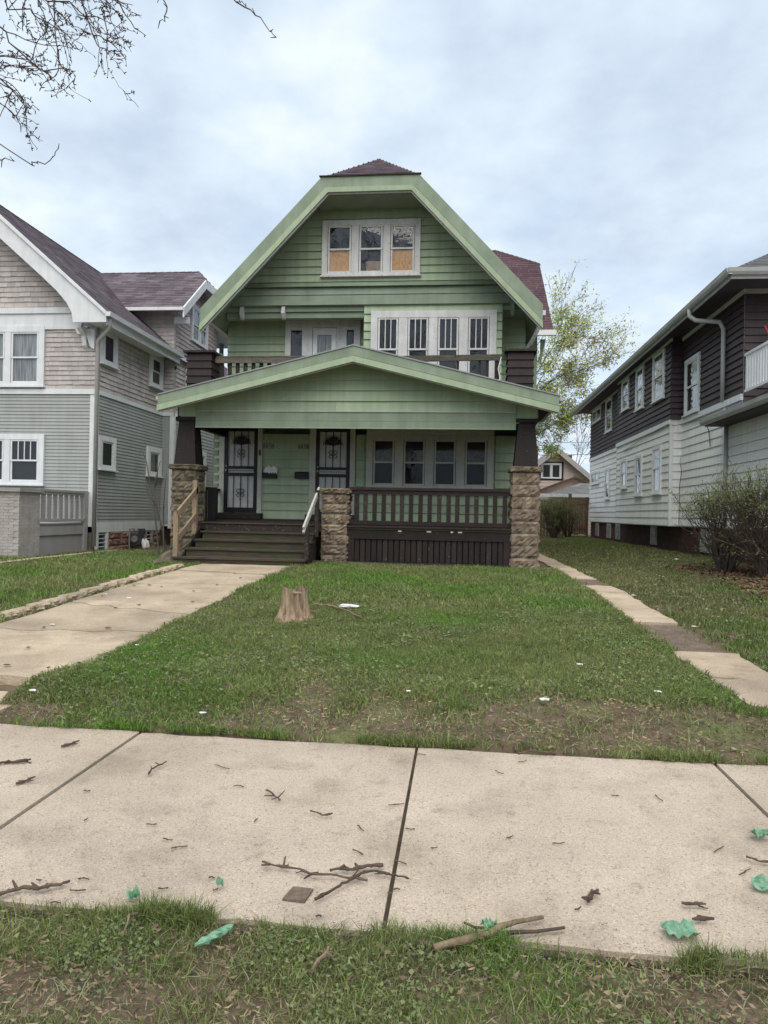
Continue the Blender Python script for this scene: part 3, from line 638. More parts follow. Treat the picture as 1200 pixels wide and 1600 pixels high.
# porch gable wall with lap boards between frieze and rake
gw = MB().prism([(XL, 3.42), (XC-2.9, 3.20), (XC+2.9, 3.20), (XR, 3.42), (XR, pr(XR)-.16), (XC, PZ-.16), (XL, pr(XL)-.16)], lambda u, v, w_: (u, w_, v), PF+.06, PF+.2).build('porch_gable_wall', 'green_paint', GH)
def gl(z): return max(XL+.38, XC-(PZ-.14-z)/PS)
def gh(z): return min(XR-.42, XC+(PZ-.14-z)/PS)
siding(gw, 'green_paint', 'F', PF+.06, gl, gh, 3.52, 4.60, .205, joints=.7)
for za, zb, n_ in ((3.19, 3.32, .045), (3.325, 3.51, .035)):
    lbx('frieze_board', 'shaded_green_trim', gw, 'F', PF+.06, gl(3.3), gh(3.3), .0, n_, za, zb)
lbx('frieze_moulding', 'cream_trim', gw, 'F', PF+.06, gl(3.3), gh(3.3), .0, .06, 3.508, 3.525)
lbx('frieze_moulding', 'green_paint', gw, 'F', PF+.06, gl(3.3), gh(3.3), .0, .062, 3.17, 3.188)
prf = MB()
pl = [(XC-PE, PG0, pr(XC-PE)), (XC, PG0, PZ), (XC, 14.78, PZ), (XC-PE, 14.78, pr(XC-PE))]; pq = [(2*XC-p[0], p[1], p[2]) for p in pl][::-1]
prf.slab(pl, .10); prf.slab(pq, .10)
prf.prism([(XC-PE+.3, DK-.5), (XC+PE-.3, DK-.5), (XC+PE-.3, pr(XR)-.1), (XC, PZ-.1), (XC-PE+.3, pr(XL)-.1)], lambda u, v, w_: (u, w_, v), 14.62, 14.76)
PR = prf.build('porch_roof', 'green_soffit', GH)
for p in (pl, pq): shingles(PR, 'black_shingle', [(a, b, c+.004) for a, b, c in p], pitch=.13)
def prake(name, m, h0, h1, y0, y1, e=0):
    for sgn in (-1, 1):
        q_ = [(XC, PZ-h0), (XC+sgn*(PE-e), pr(XC+PE-e)-h0), (XC+sgn*(PE-e), pr(XC+PE-e)-h1), (XC, PZ-h1)]
        MB().prism(q_, lambda u, v, w_: (u, w_, v), y0, y1).build(name, m, PR)
prake('porch_barge_board', 'shaded_green_trim', .015, .20, PG0-.04, PG0+.0)
prake('porch_lower_barge_board', 'green_paint', .216, .335, PG0-.085, PG0-.005)
prake('porch_barge_lip', 'cream_trim', .337, .355, PG0-.04, PG0-.0, .01)
prake('drip_edge', 'galv', -.012, .012, PG0-.06, PG0-.001)
for sgn in (-1, 1):      # return of the porch roof down the sides
    x0 = XC+sgn*PE; x1 = XC+sgn*(PE-.4)
    mb = MB().slab([(x0, PG0, pr(x0)), (x1, PG0, pr(x1)), (x1, 17.2, pr(x1)), (x0, 17.2, pr(x0))], .08); mb.build('porch_side_roof', 'black_shingle', PR)
    bx('side_frieze', 'brown_paint', GH, x1-.12*(sgn > 0), x1+.12*(sgn < 0), PB+.01, Y1, 3.22, pr(x1)-.09)
    MB().tube([(x0+sgn*.05, PG0+.05, pr(x0)-.06), (x0+sgn*.05, 17.1, pr(x0)-.06)], .04, 8).build('porch_gutter', 'gutter_grey', PR)
bx('balcony_deck', 'weathered_wood', GH, XL, XR, 14.77, Y2-.01, DK-.1, DK)
bx('porch_ceiling', 'green_soffit', GH, XL+.05, XR-.05, PF+.21, Y1-.08, 3.52, 3.56)
# porch floor and skirt
pfm = mbx('porch_floor', 'step_wood', GH, XL+.05, XR, PF+.02, Y1-.002, 1.12, 1.17)
for i in range(18):
    a = PF+.02+i*(Y1-PF-.03)/18; zf = 1.20+.06*i/18
    bx('floor_board', 'brown_worn', pfm, XL+.06, XR-.01, a+.003, a+(Y1-PF-.03)/18-.003, 1.168, zf)
bx('floor_fascia', 'brown_worn', GH, -5.47, -2.81, PF-.02, PF+.018, 1.06, 1.175)
# front railing between middle and right piers
RL, RR = -2.27, 1.03
rail = mbx('porch_railing', 'brown_paint', GH, RL, RR, PF+.06, PF+.20, 1.93, 1.985)
bx('rail_board', 'brown_paint', rail, RL, RR, PF+.09, PF+.14, 1.84, 1.925)
nb = 17
for i in range(nb):
    x = RL+.17+(RR-RL-.30)*i/(nb-1)+random.uniform(-.008, .008); bx('baluster', 'brown_worn' if i % 4 == 1 else 'brown_paint', rail, x-.045, x+.045, PF+.10, PF+.13, 1.19, 1.839)
bx('bottom_rail', 'brown_paint', rail, RL, RR, PF+.085, PF+.145, 1.22, 1.30)
bx('shelf_board', 'brown_worn', GH, RL-.01, RR+.01, PF-.02, PF+.16, 1.165, 1.195)
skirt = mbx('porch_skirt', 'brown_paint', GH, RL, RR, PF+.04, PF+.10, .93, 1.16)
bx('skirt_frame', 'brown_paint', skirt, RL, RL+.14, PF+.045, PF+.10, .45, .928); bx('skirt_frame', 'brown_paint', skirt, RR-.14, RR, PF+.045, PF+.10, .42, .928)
bx('skirt_gloom_sheet', 'painted_gloom', skirt, RL, RR, PF+.13, PF+.15, .40, .94)  # near-black sheet standing in for the unlit hollow under the porch
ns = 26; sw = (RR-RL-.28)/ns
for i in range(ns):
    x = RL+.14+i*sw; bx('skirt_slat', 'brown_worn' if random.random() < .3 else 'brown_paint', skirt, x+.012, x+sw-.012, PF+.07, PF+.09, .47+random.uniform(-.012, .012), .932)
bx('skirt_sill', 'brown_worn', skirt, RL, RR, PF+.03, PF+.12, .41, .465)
for x, wdt in ((-1.23, .07), (-.65, .09), (-.17, .05), (-.02, .08)):     # flaked paint showing on the shelf edge
    bx('paint_chip', 'paper', skirt, x, x+wdt, PF+.033, PF+.0395, 1.09, 1.10+wdt*.4)
tl = MB(); board('ground_timber', 'weathered_wood', GH, (-2.95, 13.98, .45), (-1.35, 14.0, .43), .07, .10); board('ground_timber', 'weathered_wood', GH, (-2.35, 14.18, .43), (.9, 14.2, .41), .05, .06)
# left porch side railing and wall side
lr = mbx('side_railing', 'brown_paint', GH, -5.80, -5.72, PB+.06, Y1-.04, 1.90, 1.97)
for i in range(9):
    yy = PB+.15+i*.18; bx('baluster', 'brown_paint', lr, -5.775, -5.745, yy-.04, yy+.04, 1.2, 1.9)
rr_ = mbx('side_railing', 'brown_paint', GH, 1.26, 1.34, PB+.06, Y1-.04, 1.90, 1.97)
for i in range(9):
    yy = PB+.15+i*.18; bx('baluster', 'brown_paint', rr_, 1.285, 1.315, yy-.04, yy+.04, 1.2, 1.9)
bx('newel_panel', 'iron', GH, -5.47, -5.30, 15.0, 15.1, 1.2, 1.95)
# steps
stp = mbx('porch_steps', 'brown_paint', GH, -5.30, -2.92, 13.62, PF+.01, .38, .5)
TR = [(14.03, 1.03), (13.74, .87), (13.46, .705), (13.18, .545)]
for k, (yf, z) in enumerate(TR):
    xl = (-5.24, -5.28, -5.36, -5.50)[k]; yb = PF-.02 if k == 0 else TR[k-1][0]+.02
    bx('tread', 'step_wood', stp, xl, -2.90+.02*(k % 2), yf-.03, yb, z-.035, z)
    bx('riser', 'step_wood', stp, xl+.03, -2.93, yf+.005, yf+.03, z-.19 if k == 3 else z-.16, z-.036)
bx('riser', 'brown_worn', stp, -5.24, -2.93, PF-.045, PF-.022, 1.031, 1.16)
bx('nosing', 'step_wood', stp, -5.3, -2.90, PF-.07, PF+.02, 1.178, 1.204)
for x in (-5.36, -2.93):
    MB().prism([(PF, .40), (13.2, .38), (13.2, .50), (PF, 1.14)], lambda u, v, w_: (w_, u, v), x, x+.025).build('stringer', 'brown_worn', stp)
# fresh lumber handrail on the left of the steps
hr = MB().box(-5.50, -5.41, 13.22, 13.31, .53, 1.40).build('left_handrail', 'new_wood', GH); hr['label'] = 'newer unpainted lumber handrail'
bx('post', 'new_wood', hr, -5.47, -5.38, 14.10, 14.19, .95, 2.06)
board('top_rail', 'new_wood', hr, (-5.40, 13.20, 1.38), (-5.40, 14.25, 1.90), .13, .04); board('lower_rail', 'new_wood', hr, (-5.395, 13.25, .92), (-5.395, 14.18, 1.36), .12, .035)
h2 = MB().box(-2.93, -2.85, 13.30, 13.38, .53, 1.16).build('right_handrail', 'brown_worn', GH); h2['label'] = 'peeling white handrail on dark posts'
bx('post', 'brown_worn', h2, -2.90, -2.83, 14.10, 14.17, .95, 1.9)
for dz in (0, -.09): board('rail', 'cream_trim', h2, (-2.93, 13.2, 1.15+dz), (-2.86, 14.28, 1.95+dz*.6), .045, .04)
# security doors
def sec_door(x0, x1, z0, z1, label, flip=False):
    fr = MB(); F_ = .075
    for a, b, c, d_ in ((x0, x0+F_, z0, z1), (x1-F_, x1, z0, z1), (x0+F_, x1-F_, z1-F_, z1), (x0+F_, x1-F_, z0, z0+.10), (x0+F_, x1-F_, z0+.86, z0+.93), (x0+F_, x1-F_, z0+1.03, z0+1.09)):
        lb(fr, 'F', Y1, a, b, .03, .075, c, d_)
    D = fr.build('security_door', 'iron', GH); D['label'] = label
    bx('door_panel', 'door_white', D, x0+.04, x1-.04, Y1-.028, Y1-.004, z0+.04, z1-.03)
    m = (x0+x1)/2; W = x1-x0-2*F_
    for c in (m-W*.27, m, m+W*.27):
        for a, b in ((z0+.10, z0+.86), (z0+1.09, z1-F_)): bx('bar', 'iron', D, c-.007, c+.007, Y1-.055, Y1-.041, a, b)
    bx('middle_bar', 'iron', D, x0+F_, x1-F_, Y1-.05, Y1-.04, z0+.975, z0+.985)
    # fanlight ornament
    fz = z1-.40; r_ = .21; q_ = MB()
    for k, (a, b) in enumerate(((8, 50), (56, 124), (130, 172))):
        ps = [(m, fz)]+[(m+r_*math.cos(R(t)), fz+r_*math.sin(R(t))) for t in np.linspace(a, b, 6)]; q_.prism(ps, lambda u, v, w_: (u, w_, v), Y1-.062, Y1-.05)
    q_.build('fan_ornament', 'iron', D)
    q_ = MB(); q_.tube([(m+(r_+.025)*math.cos(R(t)), Y1-.06, fz+(r_+.025)*math.sin(R(t))) for t in range(0, 181, 15)], .006, 4)
    for zc in (fz-.16, z0+.50):
        for sg in (-1, 1):
            q_.tube([(m+sg*(.05-.045*math.cos(t)), Y1-.06, zc+.05*math.sin(t)*.9) for t in np.linspace(-.5, 5.4, 12)], .008, 4)
            q_.tube([(m+sg*(.05-.045*math.cos(t)), Y1-.06, zc-.1+.04*math.sin(t)*.9) for t in np.linspace(-.5, 5.0, 10)], .007, 4)
        q_.tube([(m, Y1-.06, zc+.2), (m, Y1-.06, zc-.22)], .012, 4)
    q_.build('scroll_ornament', 'iron', D)
    q_ = MB().tube([(x0+.045, Y1-.075, z0+.99), (x0+.045, Y1-.11, z0+.99)], [.03, .022], 8); q_.build('handle', 'galv', D); MB().tube([(x0+.045, Y1-.075, z0+1.09), (x0+.045, Y1-.09, z0+1.09)], .02, 8).build('lock', 'galv', D)
    return D
sec_door(-5.63, -4.83, 1.43, 3.43, 'black iron security door on the left with fan and scroll ornament')
sec_door(-3.40, -2.60, 1.43, 3.43, 'black iron security door behind the middle pier')
for a, b in ((-5.76, -5.64), (-4.82, -4.71), (-3.56, -3.41), (-2.59, -2.47)): bx('door_casing', 'cream_trim', GH, a, b, Y1-.07, Y1-.002, 1.40, 3.50)
for a, b in ((-5.8, -4.66), (-3.6, -2.4)): bx('door_sill', 'brown_worn', GH, a, b, Y1-.28, Y1-.08, 1.27, 1.40)
bx('doorbell', 'iron', GH, -4.785, -4.745, Y1-.085, Y1-.071, 2.78, 2.92)
# house number tiles
DIG = {'2': [(0, 4, 3, 5), (2, 2.5, 3, 4.2), (0, 2, 3, 3), (0, .8, 1, 2.2), (0, 0, 3, 1)], '6': [(0, 0, 1, 5), (0, 4, 3, 5), (0, 2, 3, 3), (2, .5, 3, 2.5), (0, 0, 3, 1)],
       '7': [(0, 4, 3, 5), (2, 2, 3, 4.2), (1.2, 0, 2.2, 2.2)], '0': [(0, 0, 1, 5), (2, 0, 3, 5), (0.8, 4, 2.2, 5), (.8, 0, 2.2, 1)]}
def house_number(x0, text, z, tile=.062):
    P_ = mbx('house_number', 'iron', GH, x0-.006, x0+len(text)*tile+.004, Y1-.040, Y1-.030, z-.006, z+.106); P_['label'] = 'row of small house number tiles reading '+text
    for i, ch in enumerate(text):
        a = x0+i*tile; bx('number_tile', 'plate_white', P_, a, a+tile-.006, Y1-.046, Y1-.0405, z, z+.10)
        q_ = MB(); 
        for (u0, v0, u1, v1) in DIG[ch]: q_.box(a+.010+u0*.012, a+.010+u1*.012, Y1-.049-.0004*v0, Y1-.0465, z+.014+v0*.0145, z+.014+v1*.0145)
        q_.build('digit', 'iron', P_)
house_number(-4.69, '2672', 2.955); house_number(-3.84, '2670', 2.955)
for x0, x1, open_ in ((-4.68, -4.34, 1), (-3.90, -3.58, 0)):
    mbm = MB().prism([(0, 0), (.11, 0), (.11, .13), (0, .17)], lambda u, v, w_: (w_, Y1-.03-u, 2.24+v), x0, x1).build('mailbox', 'iron', GH)
    if open_:
        for i in range(4):
            a = x0+.02+i*.06; MB().hexa([(a, Y1-.13, 2.36), (a+.16, Y1-.14, 2.34), (a+.16, Y1-.135, 2.34), (a, Y1-.125, 2.36), (a+.05, Y1-.12, 2.50+.04*(i % 2)), (a+.17, Y1-.15, 2.47), (a+.17, Y1-.145, 2.47), (a+.05, Y1-.115, 2.50+.04*(i % 2))]).build('letter', 'paper', mbm)
for a, b, z in ((-4.62, -4.18, 1.66), (-4.0, -3.7, 1.66)): pass
# balcony piers and rail
for x0, x1, lab in ((-5.93, -5.36, 'left'), (.92, 1.46, 'right')):
    P_ = mbx('balcony_pier', 'brown_paint', GH, x0+.03, x1-.03, 14.80, 15.34, 3.8, 4.83)
    for i in range(5):
        z = 4.02+i*.163; q_ = MB(); fn = None
        a, b = .035, .008
        q_.hexa([(x0+.03-a, 14.80-a, z), (x1-.03+a, 14.80-a, z), (x1-.03+a, 15.34+a, z), (x0+.03-a, 15.34+a, z), (x0+.03-b, 14.80-b, z+.163), (x1-.03+b, 14.80-b, z+.163), (x1-.03+b, 15.34+b, z+.163), (x0+.03-b, 15.34+b, z+.163)])
        q_.build('siding_board', 'brown_paint', P_)
    mbx('pier_cap', 'brown_worn', P_, x0-.06, x1+.06, 14.72, 15.42, 4.84, 4.885)
br = mbx('balcony_railing', 'weathered_wood', GH, -5.33, -2.2, 14.93, 15.07, 4.765, 4.80)
board('top_rail', 'weathered_wood', br, (-5.33, 14.93, 4.70), (-2.2, 14.93, 4.70), .11, .035)
board('top_rail', 'weathered_wood', br, (-2.18, 14.96, 4.72), (.93, 14.96, 4.76), .12, .06)
bx('bottom_rail', 'weathered_wood', br, -5.33, -2.2, 14.95, 14.99, 4.05, 4.13)
board('fallen_rail', 'brown_worn', br, (-1.1, 14.86, 4.60), (.9, 14.86, 4.19), .10, .05)
for i in range(17):
    x = -5.20+i*.175
    bx('baluster', 'brown_worn', br, x-.042, x+.042, 14.965, 14.99, 4.10, 4.66)
for i, x in enumerate((-.10, .36, .52, .72)): bx('baluster', 'brown_worn', br, x-.03-.02*(i == 3), x+.03+.02*(i == 3), 14.965, 14.99, 4.10, 4.69)
MB().tube([(.80, 14.90, 4.75), (.74, 14.86, 4.5), (.78, 14.84, 4.3), (.70, 14.83, 4.15)], .012, 5).build('loose_cable', 'white_trim', GH)

# ================================================================== LEFT HOUSE
LH = thing('grey_house', 'grey house with taupe wall shingles, white trim and plum roof, on the left', 'house', (-11.9, 20, .4))
LX, LY = -8.62, 16.0; LC = -11.9; BX = -8.27; BY = 19.75
w_ = MB(); w_.box(LC*2-LX, LX-.003, LY+.003, 30, 1.0, 5.9); w_.box(LX-1, BX-.003, BY+.003, 24.2, 1.0, 5.6)
w_.prism([(LC-3.3, 5.9), (LC+3.3, 5.9), (LC, 9.0)], lambda u, v, w: (u, w, v), LY+.003, LY+.15)
w_.prism([(BY, 5.5), (23.25, 5.5), (23.25, 7.3), (22.2, 8.2), (20.8, 8.2), (BY, 7.3)], lambda u, v, w: (w, u, v), -11.0, BX-.003)
LW = w_.build('wall', 'grey_siding', LH)
BAND = 4.20
hl = [(16.0, 16.93, 2.38, 3.2), (18.72, 19.72, 2.36, 3.2)]; hu = [(16.02, 16.92, 4.9, 5.8), (18.78, 19.66, 4.85, 5.8)]
siding(LW, 'grey_siding', 'E', LX, LY+.14, BY-.02, 1.10, BAND-.05, .082, holes=[(16.14, 16.88, 2.43, 3.14), (18.78, 19.60, 2.42, 3.14)], th=.02, joined='lap_siding')
siding(LW, 'cedar_shingle', 'E', LX, LY+.14, BY-.02, BAND+.05, 5.80, .117, holes=[(16.14, 16.88, 4.96, 5.8), (18.84, 19.60, 4.92, 5.8)], th=.022, joined='wall_shingles', tab=.2)
siding(LW, 'grey_siding', 'F', LY, -15, LX-.14, 1.10, BAND-.05, .082, holes=[(-12.6, -9.9, 2.03, 3.15)], th=.02, joined='lap_siding')
siding(LW, 'cedar_shingle', 'F', LY, -15, LX-.02, BAND+.05, 5.72, .117, holes=[(-12.6, -9.95, 4.36, 5.75)], th=.022, joined='wall_shingles', tab=.2)
def lgl(z): return LC-max(0.1, 3.7-(z-5.75)/.861)
def lgh(z): return 2*LC-lgl(z)-.35
siding(LW, 'cedar_shingle', 'F', LY, lgl, lgh, 6.22, 8.7, .125, th=.022, joined='wall_shingles', tab=.22)
siding(LW, 'grey_siding', 'F', BY, LX, BX-.12, 1.10, BAND-.05, .082, th=.02, joined='lap_siding')
siding(LW, 'cedar_shingle', 'F', BY, -10.9, BX-.02, BAND+.05, 7.28, .117, th=.022, joined='wall_shingles', tab=.2)
siding(LW, 'grey_siding', 'E', BX, BY+.12, 24.2, 1.10, BAND-.05, .10, holes=[(20.9, 22.3, 2.2, 3.3)], th=.02, joined='lap_siding')
siding(LW, 'cedar_shingle', 'E', BX, lambda z: BY+.1+max(0, (z-7.45)/.77), lambda z: 23.2-max(0, (z-7.45)/.77), BAND+.05, 8.3, .13, holes=[(20.9, 22.2, 6.66, 7.72), (20.6, 22.2, 4.6, 5.7)], th=.022, joined='wall_shingles', tab=.22)
for a in ((LX-.13, LX+.02, LY-.03, LY+.12, 1.0, BAND-.06), (BX-.10, BX+.03, BY-.03, BY+.10, .9, BAND-.05)): bx('corner_board', 'white_trim', LW, *a)
for (ax, base, a, b, z0, z1, n) in (('E', LX, LY+.12, BY-.03, BAND-.05, BAND+.05, .045), ('F', LY, -15, LX+.04, BAND-.06, BAND+.06, .05), ('E', LX, LY+.12, BY-.03, .86, 1.10, .035), ('E', BX, BY+.1, 24, .86, 1.1, .035), ('F', BY, LX, BX, BAND-.05, BAND+.05, .04),
                                    ('E', BX, BY+.1, 24, BAND-.05, BAND+.05, .04), ('F', LY, -15, -9.0, 5.75, 6.06, .04), ('F', LY, -15, -8.9, 6.06, 6.20, .08), ('F', LY, -15, -8.85, 5.68, 5.748, .06)):
    lbx('band_board', 'white_trim', LW, ax, base, a, b, .0, n, z0, z1)
lbx('frieze_board', 'white_trim', LW, 'E', LX, LY+.0, BY-.03, 0, .035, 5.78, 5.95)
cur = ('curtain', 'curtain', 0, 1)
window(LW, 'F', LY, -12.62, -9.91, 4.33, 5.76, units=3, cas=.14, mull=.15, back=[cur]*3, label='upstairs front window group with sheer curtains')
window(LW, 'F', LY, -12.62, -9.87, 1.98, 3.18, units=3, cas=.13, mull=.15, munt=4, split=.5, label='ground floor front window group')
window(LW, 'E', LX, 16.12, 16.90, 4.93, 5.79, cas=.13, dbl=False, glass='glass_dark', sill=True); window(LW, 'E', LX, 18.80, 19.64, 4.88, 5.80, cas=.13)
window(LW, 'E', LX, 16.10, 16.92, 2.39, 3.19, cas=.12, dbl=False); window(LW, 'E', LX, 18.74, 19.66, 2.38, 3.19, cas=.15, dbl=False)
window(LW, 'E', BX, 20.86, 22.24, 6.62, 7.76, units=2, cas=.12, mull=.12, sill=False); window(LW, 'E', BX, 20.55, 22.2, 4.55, 5.75, units=2, cas=.12); window(LW, 'E', BX, 20.9, 22.3, 2.15, 3.32, units=2, cas=.14, mull=.14)
# roof
LE = -8.15; LZE = 5.95; LS = .861; LZR = LZE+LS*3.75
rl = [(LE, 15.55, LZE), (LC, 15.55, LZR), (LC, 29, LZR), (LE, 29, LZE)]; rl2 = [(2*LC-p[0], p[1], p[2]) for p in rl][::-1]
q = MB().slab(rl, .12).slab(rl2, .12); LR = q.build('roof', 'white_trim', LH)
for p in (rl, rl2): shingles(LR, 'plum_shingle', [(a, b, c+.004) for a, b, c in p])
dY, dH, dS = 21.5, 2.3, .77; dE = 7.15; dX = -7.83
def dzz(y): return dE+(dH-abs(y-dY))*dS
yA_ = dY-.62; zA_ = dzz(yA_); rz_ = dzz(dY)
l1 = [(-9.55, dY-dH, dE), (dX, dY-dH, dE), (dX, yA_, zA_), (dX-.45, dY, rz_), (-11.7, dY, rz_)]; l2 = [(p[0], 2*dY-p[1], p[2]) for p in l1][::-1]; l3 = [(dX, yA_, zA_), (dX, 2*dY-yA_, zA_), (dX-.45, dY, rz_)]
q = MB()
for p in (l1, l2, l3): q.slab(p, .10)
LD = q.build('dormer_roof', 'white_trim', LH)
for p in (l1, l2, l3): shingles(LD, 'plum_shingle', [(a, b, c+.004) for a, b, c in p])
ridge_cap(LD, 'plum_shingle', (dX, yA_, zA_), (dX-.45, dY, rz_)); ridge_cap(LD, 'plum_shingle', (dX-.45, dY, rz_), (-11.5, dY, rz_)); ridge_cap(LR, 'plum_shingle', (LC, 15.5, LZR), (LC, 29, LZR))
bx('gutter', 'white_trim', LD, -9.5, dX+.02, dY-dH-.08, dY-dH-.002, dE-.11, dE-.02)
for sg in (-1, 1):
    MB().prism([(dY+sg*(dH+.02), dE-.30), (dY+sg*(dH+.02), dE-.02), (dY+sg*.62, zA_-.0), (dY+sg*.62, zA_-.27)], lambda u, v, w: (w, u, v), dX, dX+.04).build('barge_board', 'white_trim', LD)
MB().prism([(dY-.62, zA_-.25), (dY+.62, zA_-.25), (dY+.62, zA_-.0), (dY-.62, zA_)], lambda u, v, w: (w, u, v), dX, dX+.04).build('barge_board', 'white_trim', LD)
for yy in (dY-dH+.45, ): bx('bracket', 'white_trim', LD, BX, dX-.01, yy, yy+.10, dE-.35, dE-.16)
# flared barge of the main gable
bp = [(LC, LZR+.02), (LE+.0, LZE+.02), (LE+.0, 5.72), (-8.95, 5.72), (-8.99, 5.95), (-9.12, 6.18), (-9.36, 6.45), (-9.7, 6.76), (LC, LZR-.52)]
MB().prism(bp, lambda u, v, w: (u, w, v), 15.50, 15.546).build('barge_board', 'white_trim', LR)
MB().prism([(2*LC-a, b) for a, b in bp], lambda u, v, w: (u, w, v), 15.50, 15.546).build('barge_board', 'white_trim', LR)
MB().prism([(LC, LZR+.02), (LE, LZE+.02), (LE, LZE-.06), (LC, LZR-.07)], lambda u, v, w: (u, w, v), 15.45, 15.497).build('rake_moulding', 'white_trim', LR)
bx('eave_fascia', 'white_trim', LR, LE-.04, LE-.005, 15.56, BY+.1, 5.68, 5.86)
bx('eave_soffit', 'white_trim', LR, LX+.04, LE-.0, 15.56, BY-.6, 5.72, 5.75)
q = MB().prism([(0, 0), (.11, 0), (.13, .1), (-.0, .1)], lambda u, v, w: (LE+u, w, LZE-.10+v), 15.46, BY+.1).build('gutter', 'white_trim', LR)
MB().tube([(LE+.03, 15.62, 5.85), (LE-.02, 15.70, 5.62), (LX+.10, 15.86, 5.38), (LX+.07, 15.90, 5.2), (LX+.07, 15.90, .55)], .05, 8).build('downspout', 'grey_trim', LH, smooth=True)
MB().prism([(0, 0), (0, -.5), (.09, -.42), (.13, -.2), (.34, -.06), (.34, 0)], lambda u, v, w: (w, LY-u, 5.70+v), -8.95, -8.84).build('bracket', 'white_trim', LH)
MB().prism([(0, 0), (-.48, 0), (-.44, -.1), (-.2, -.16), (-.1, -.42), (0, -.48)], lambda u, v, w: (-8.64+u, w, 5.67+v), 15.90, 15.99).build('bracket', 'white_trim', LH)
# basement of stone
LB = mbx('basement_wall', 'mortar', LH, -15, LX-.06, LY+.04, 24, 0, .86)
yy = LY+.06; zc = .36
mat('pink_stone', (0.30, 0.19, 0.155), (0.20, 0.13, 0.10), rough=0.95, nscale=7, rnd=0.2, bump=0.9, bscale=40)
for row in range(3):
    yy = 16.72-(row % 2)*.02
    while yy < 19.6:
        l = random.uniform(.42, .66); l = min(l, 19.7-yy)
        if not (yy+l > 18.78 and yy < 19.26 and row > 0) and l > .15:
            q = rock_block(random.random(), .10, l-.015, .165); q.v = [(a+LX-.03, b+yy+l/2, c+.345+row*.175) for a, b, c in q.v]; q.build('stone_block', 'pink_stone', LB)
        yy += l
bwm = MB().box(LX-.04, LX+.03, 16.14, 16.20, .42, .90).box(LX-.04, LX+.03, 16.60, 16.68, .42, .90).box(LX-.04, LX+.035, 16.12, 16.70, .34, .43).build('basement_window', 'white_trim', LH)
for i in range(4): bx('window_bar', 'white_trim', bwm, LX-.01, LX+.01, 16.2, 16.6, .50+i*.10, .52+i*.10)
bx('pane', 'glass_dark', bwm, LX-.03, LX-.025, 16.2, 16.6, .43, .90); bx('dark_interior_panel', 'painted_gloom', bwm, LX-.05, LX-.04, 16.2, 16.6, .43, .90)
bw2 = MB().box(LX-.04, LX+.03, 18.80, 18.85, .55, .90).box(LX-.04, LX+.03, 19.15, 19.24, .55, .90).box(LX-.04, LX+.035, 18.78, 19.26, .50, .56).build('basement_window', 'grey_trim', LH)
for i in range(3): bx('window_bar', 'white_trim', bw2, LX-.01, LX+.01, 18.85, 19.15, .62+i*.10, .64+i*.10)
bx('dark_interior_panel', 'painted_gloom', bw2, LX-.05, LX-.03, 18.85, 19.15, .56, .90)
bx('foundation_ledge', 'concrete_old', LH, LX-.1, LX+.25, 16.0, 16.9, .25, .38)
# front porch of the left house: painted brick pier, railing, lattice
lp_ = MB().box(-15, -8.75, 13.32, 14.02, .1, 1.74).build('brick_pier', 'painted_brick', LH)
q = MB(); 
for r_ in range(25):
    z = .22+r_*.061
    x = -8.74-(r_ % 2)*.11
    while x > -12.5: q.box(x-.210, x-.003 if x < -8.75 else x, 13.309, 13.36, z+.003, z+.058+random.uniform(-.001, .001)); x -= .215
    y_ = 13.31+(r_ % 2)*.11
    for k in range(4):
        a = y_+k*.215; b = min(a+.205, 14.03)
        if a < 14.0: q.box(-8.79, -8.739, a, b, z+.003, z+.058)
    if r_ % 2: q.box(-8.79, -8.739, 13.315, 13.41, z+.003, z+.058)
q.build('bricks', 'painted_brick', lp_, stuff=True)
mbx('pier_cap', 'cap_stone', lp_, -15, -8.68, 13.24, 14.08, 1.745, 1.82)
RX = -8.78
lrl = mbx('porch_railing', 'grey_trim', LH, RX-.09, RX+.05, 14.03, 16.0, 1.78, 1.83)
bx('bottom_rail', 'grey_trim', lrl, RX-.05, RX+.05, 14.03, 15.9, 1.13, 1.19); bx('post', 'grey_trim', lrl, RX-.06, RX+.05, 15.80, 15.94, .35, 1.779)
bx('rail_fascia', 'grey_trim', lrl, RX-.03, RX+.03, 14.03, 15.80, 1.72, 1.778)
for i in range(8):
    yy = 14.14+i*.22
    for dx in (0,): bx('baluster', 'grey_trim', lrl, RX-.012, RX+.012, yy, yy+.135, 1.19, 1.72)
bx('porch_floor', 'grey_trim', LH, -14, RX-.02, 13.9, 15.99, 1.0, 1.09); 
bx('skirt_board', 'grey_trim', LH, RX-.03, RX+.02, 14.03, 15.80, .84, 1.03); bx('skirt_board', 'grey_trim', LH, RX-.03, RX+.02, 14.03, 15.80, .33, .38)
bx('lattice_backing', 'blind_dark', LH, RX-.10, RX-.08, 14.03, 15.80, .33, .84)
q = MB()
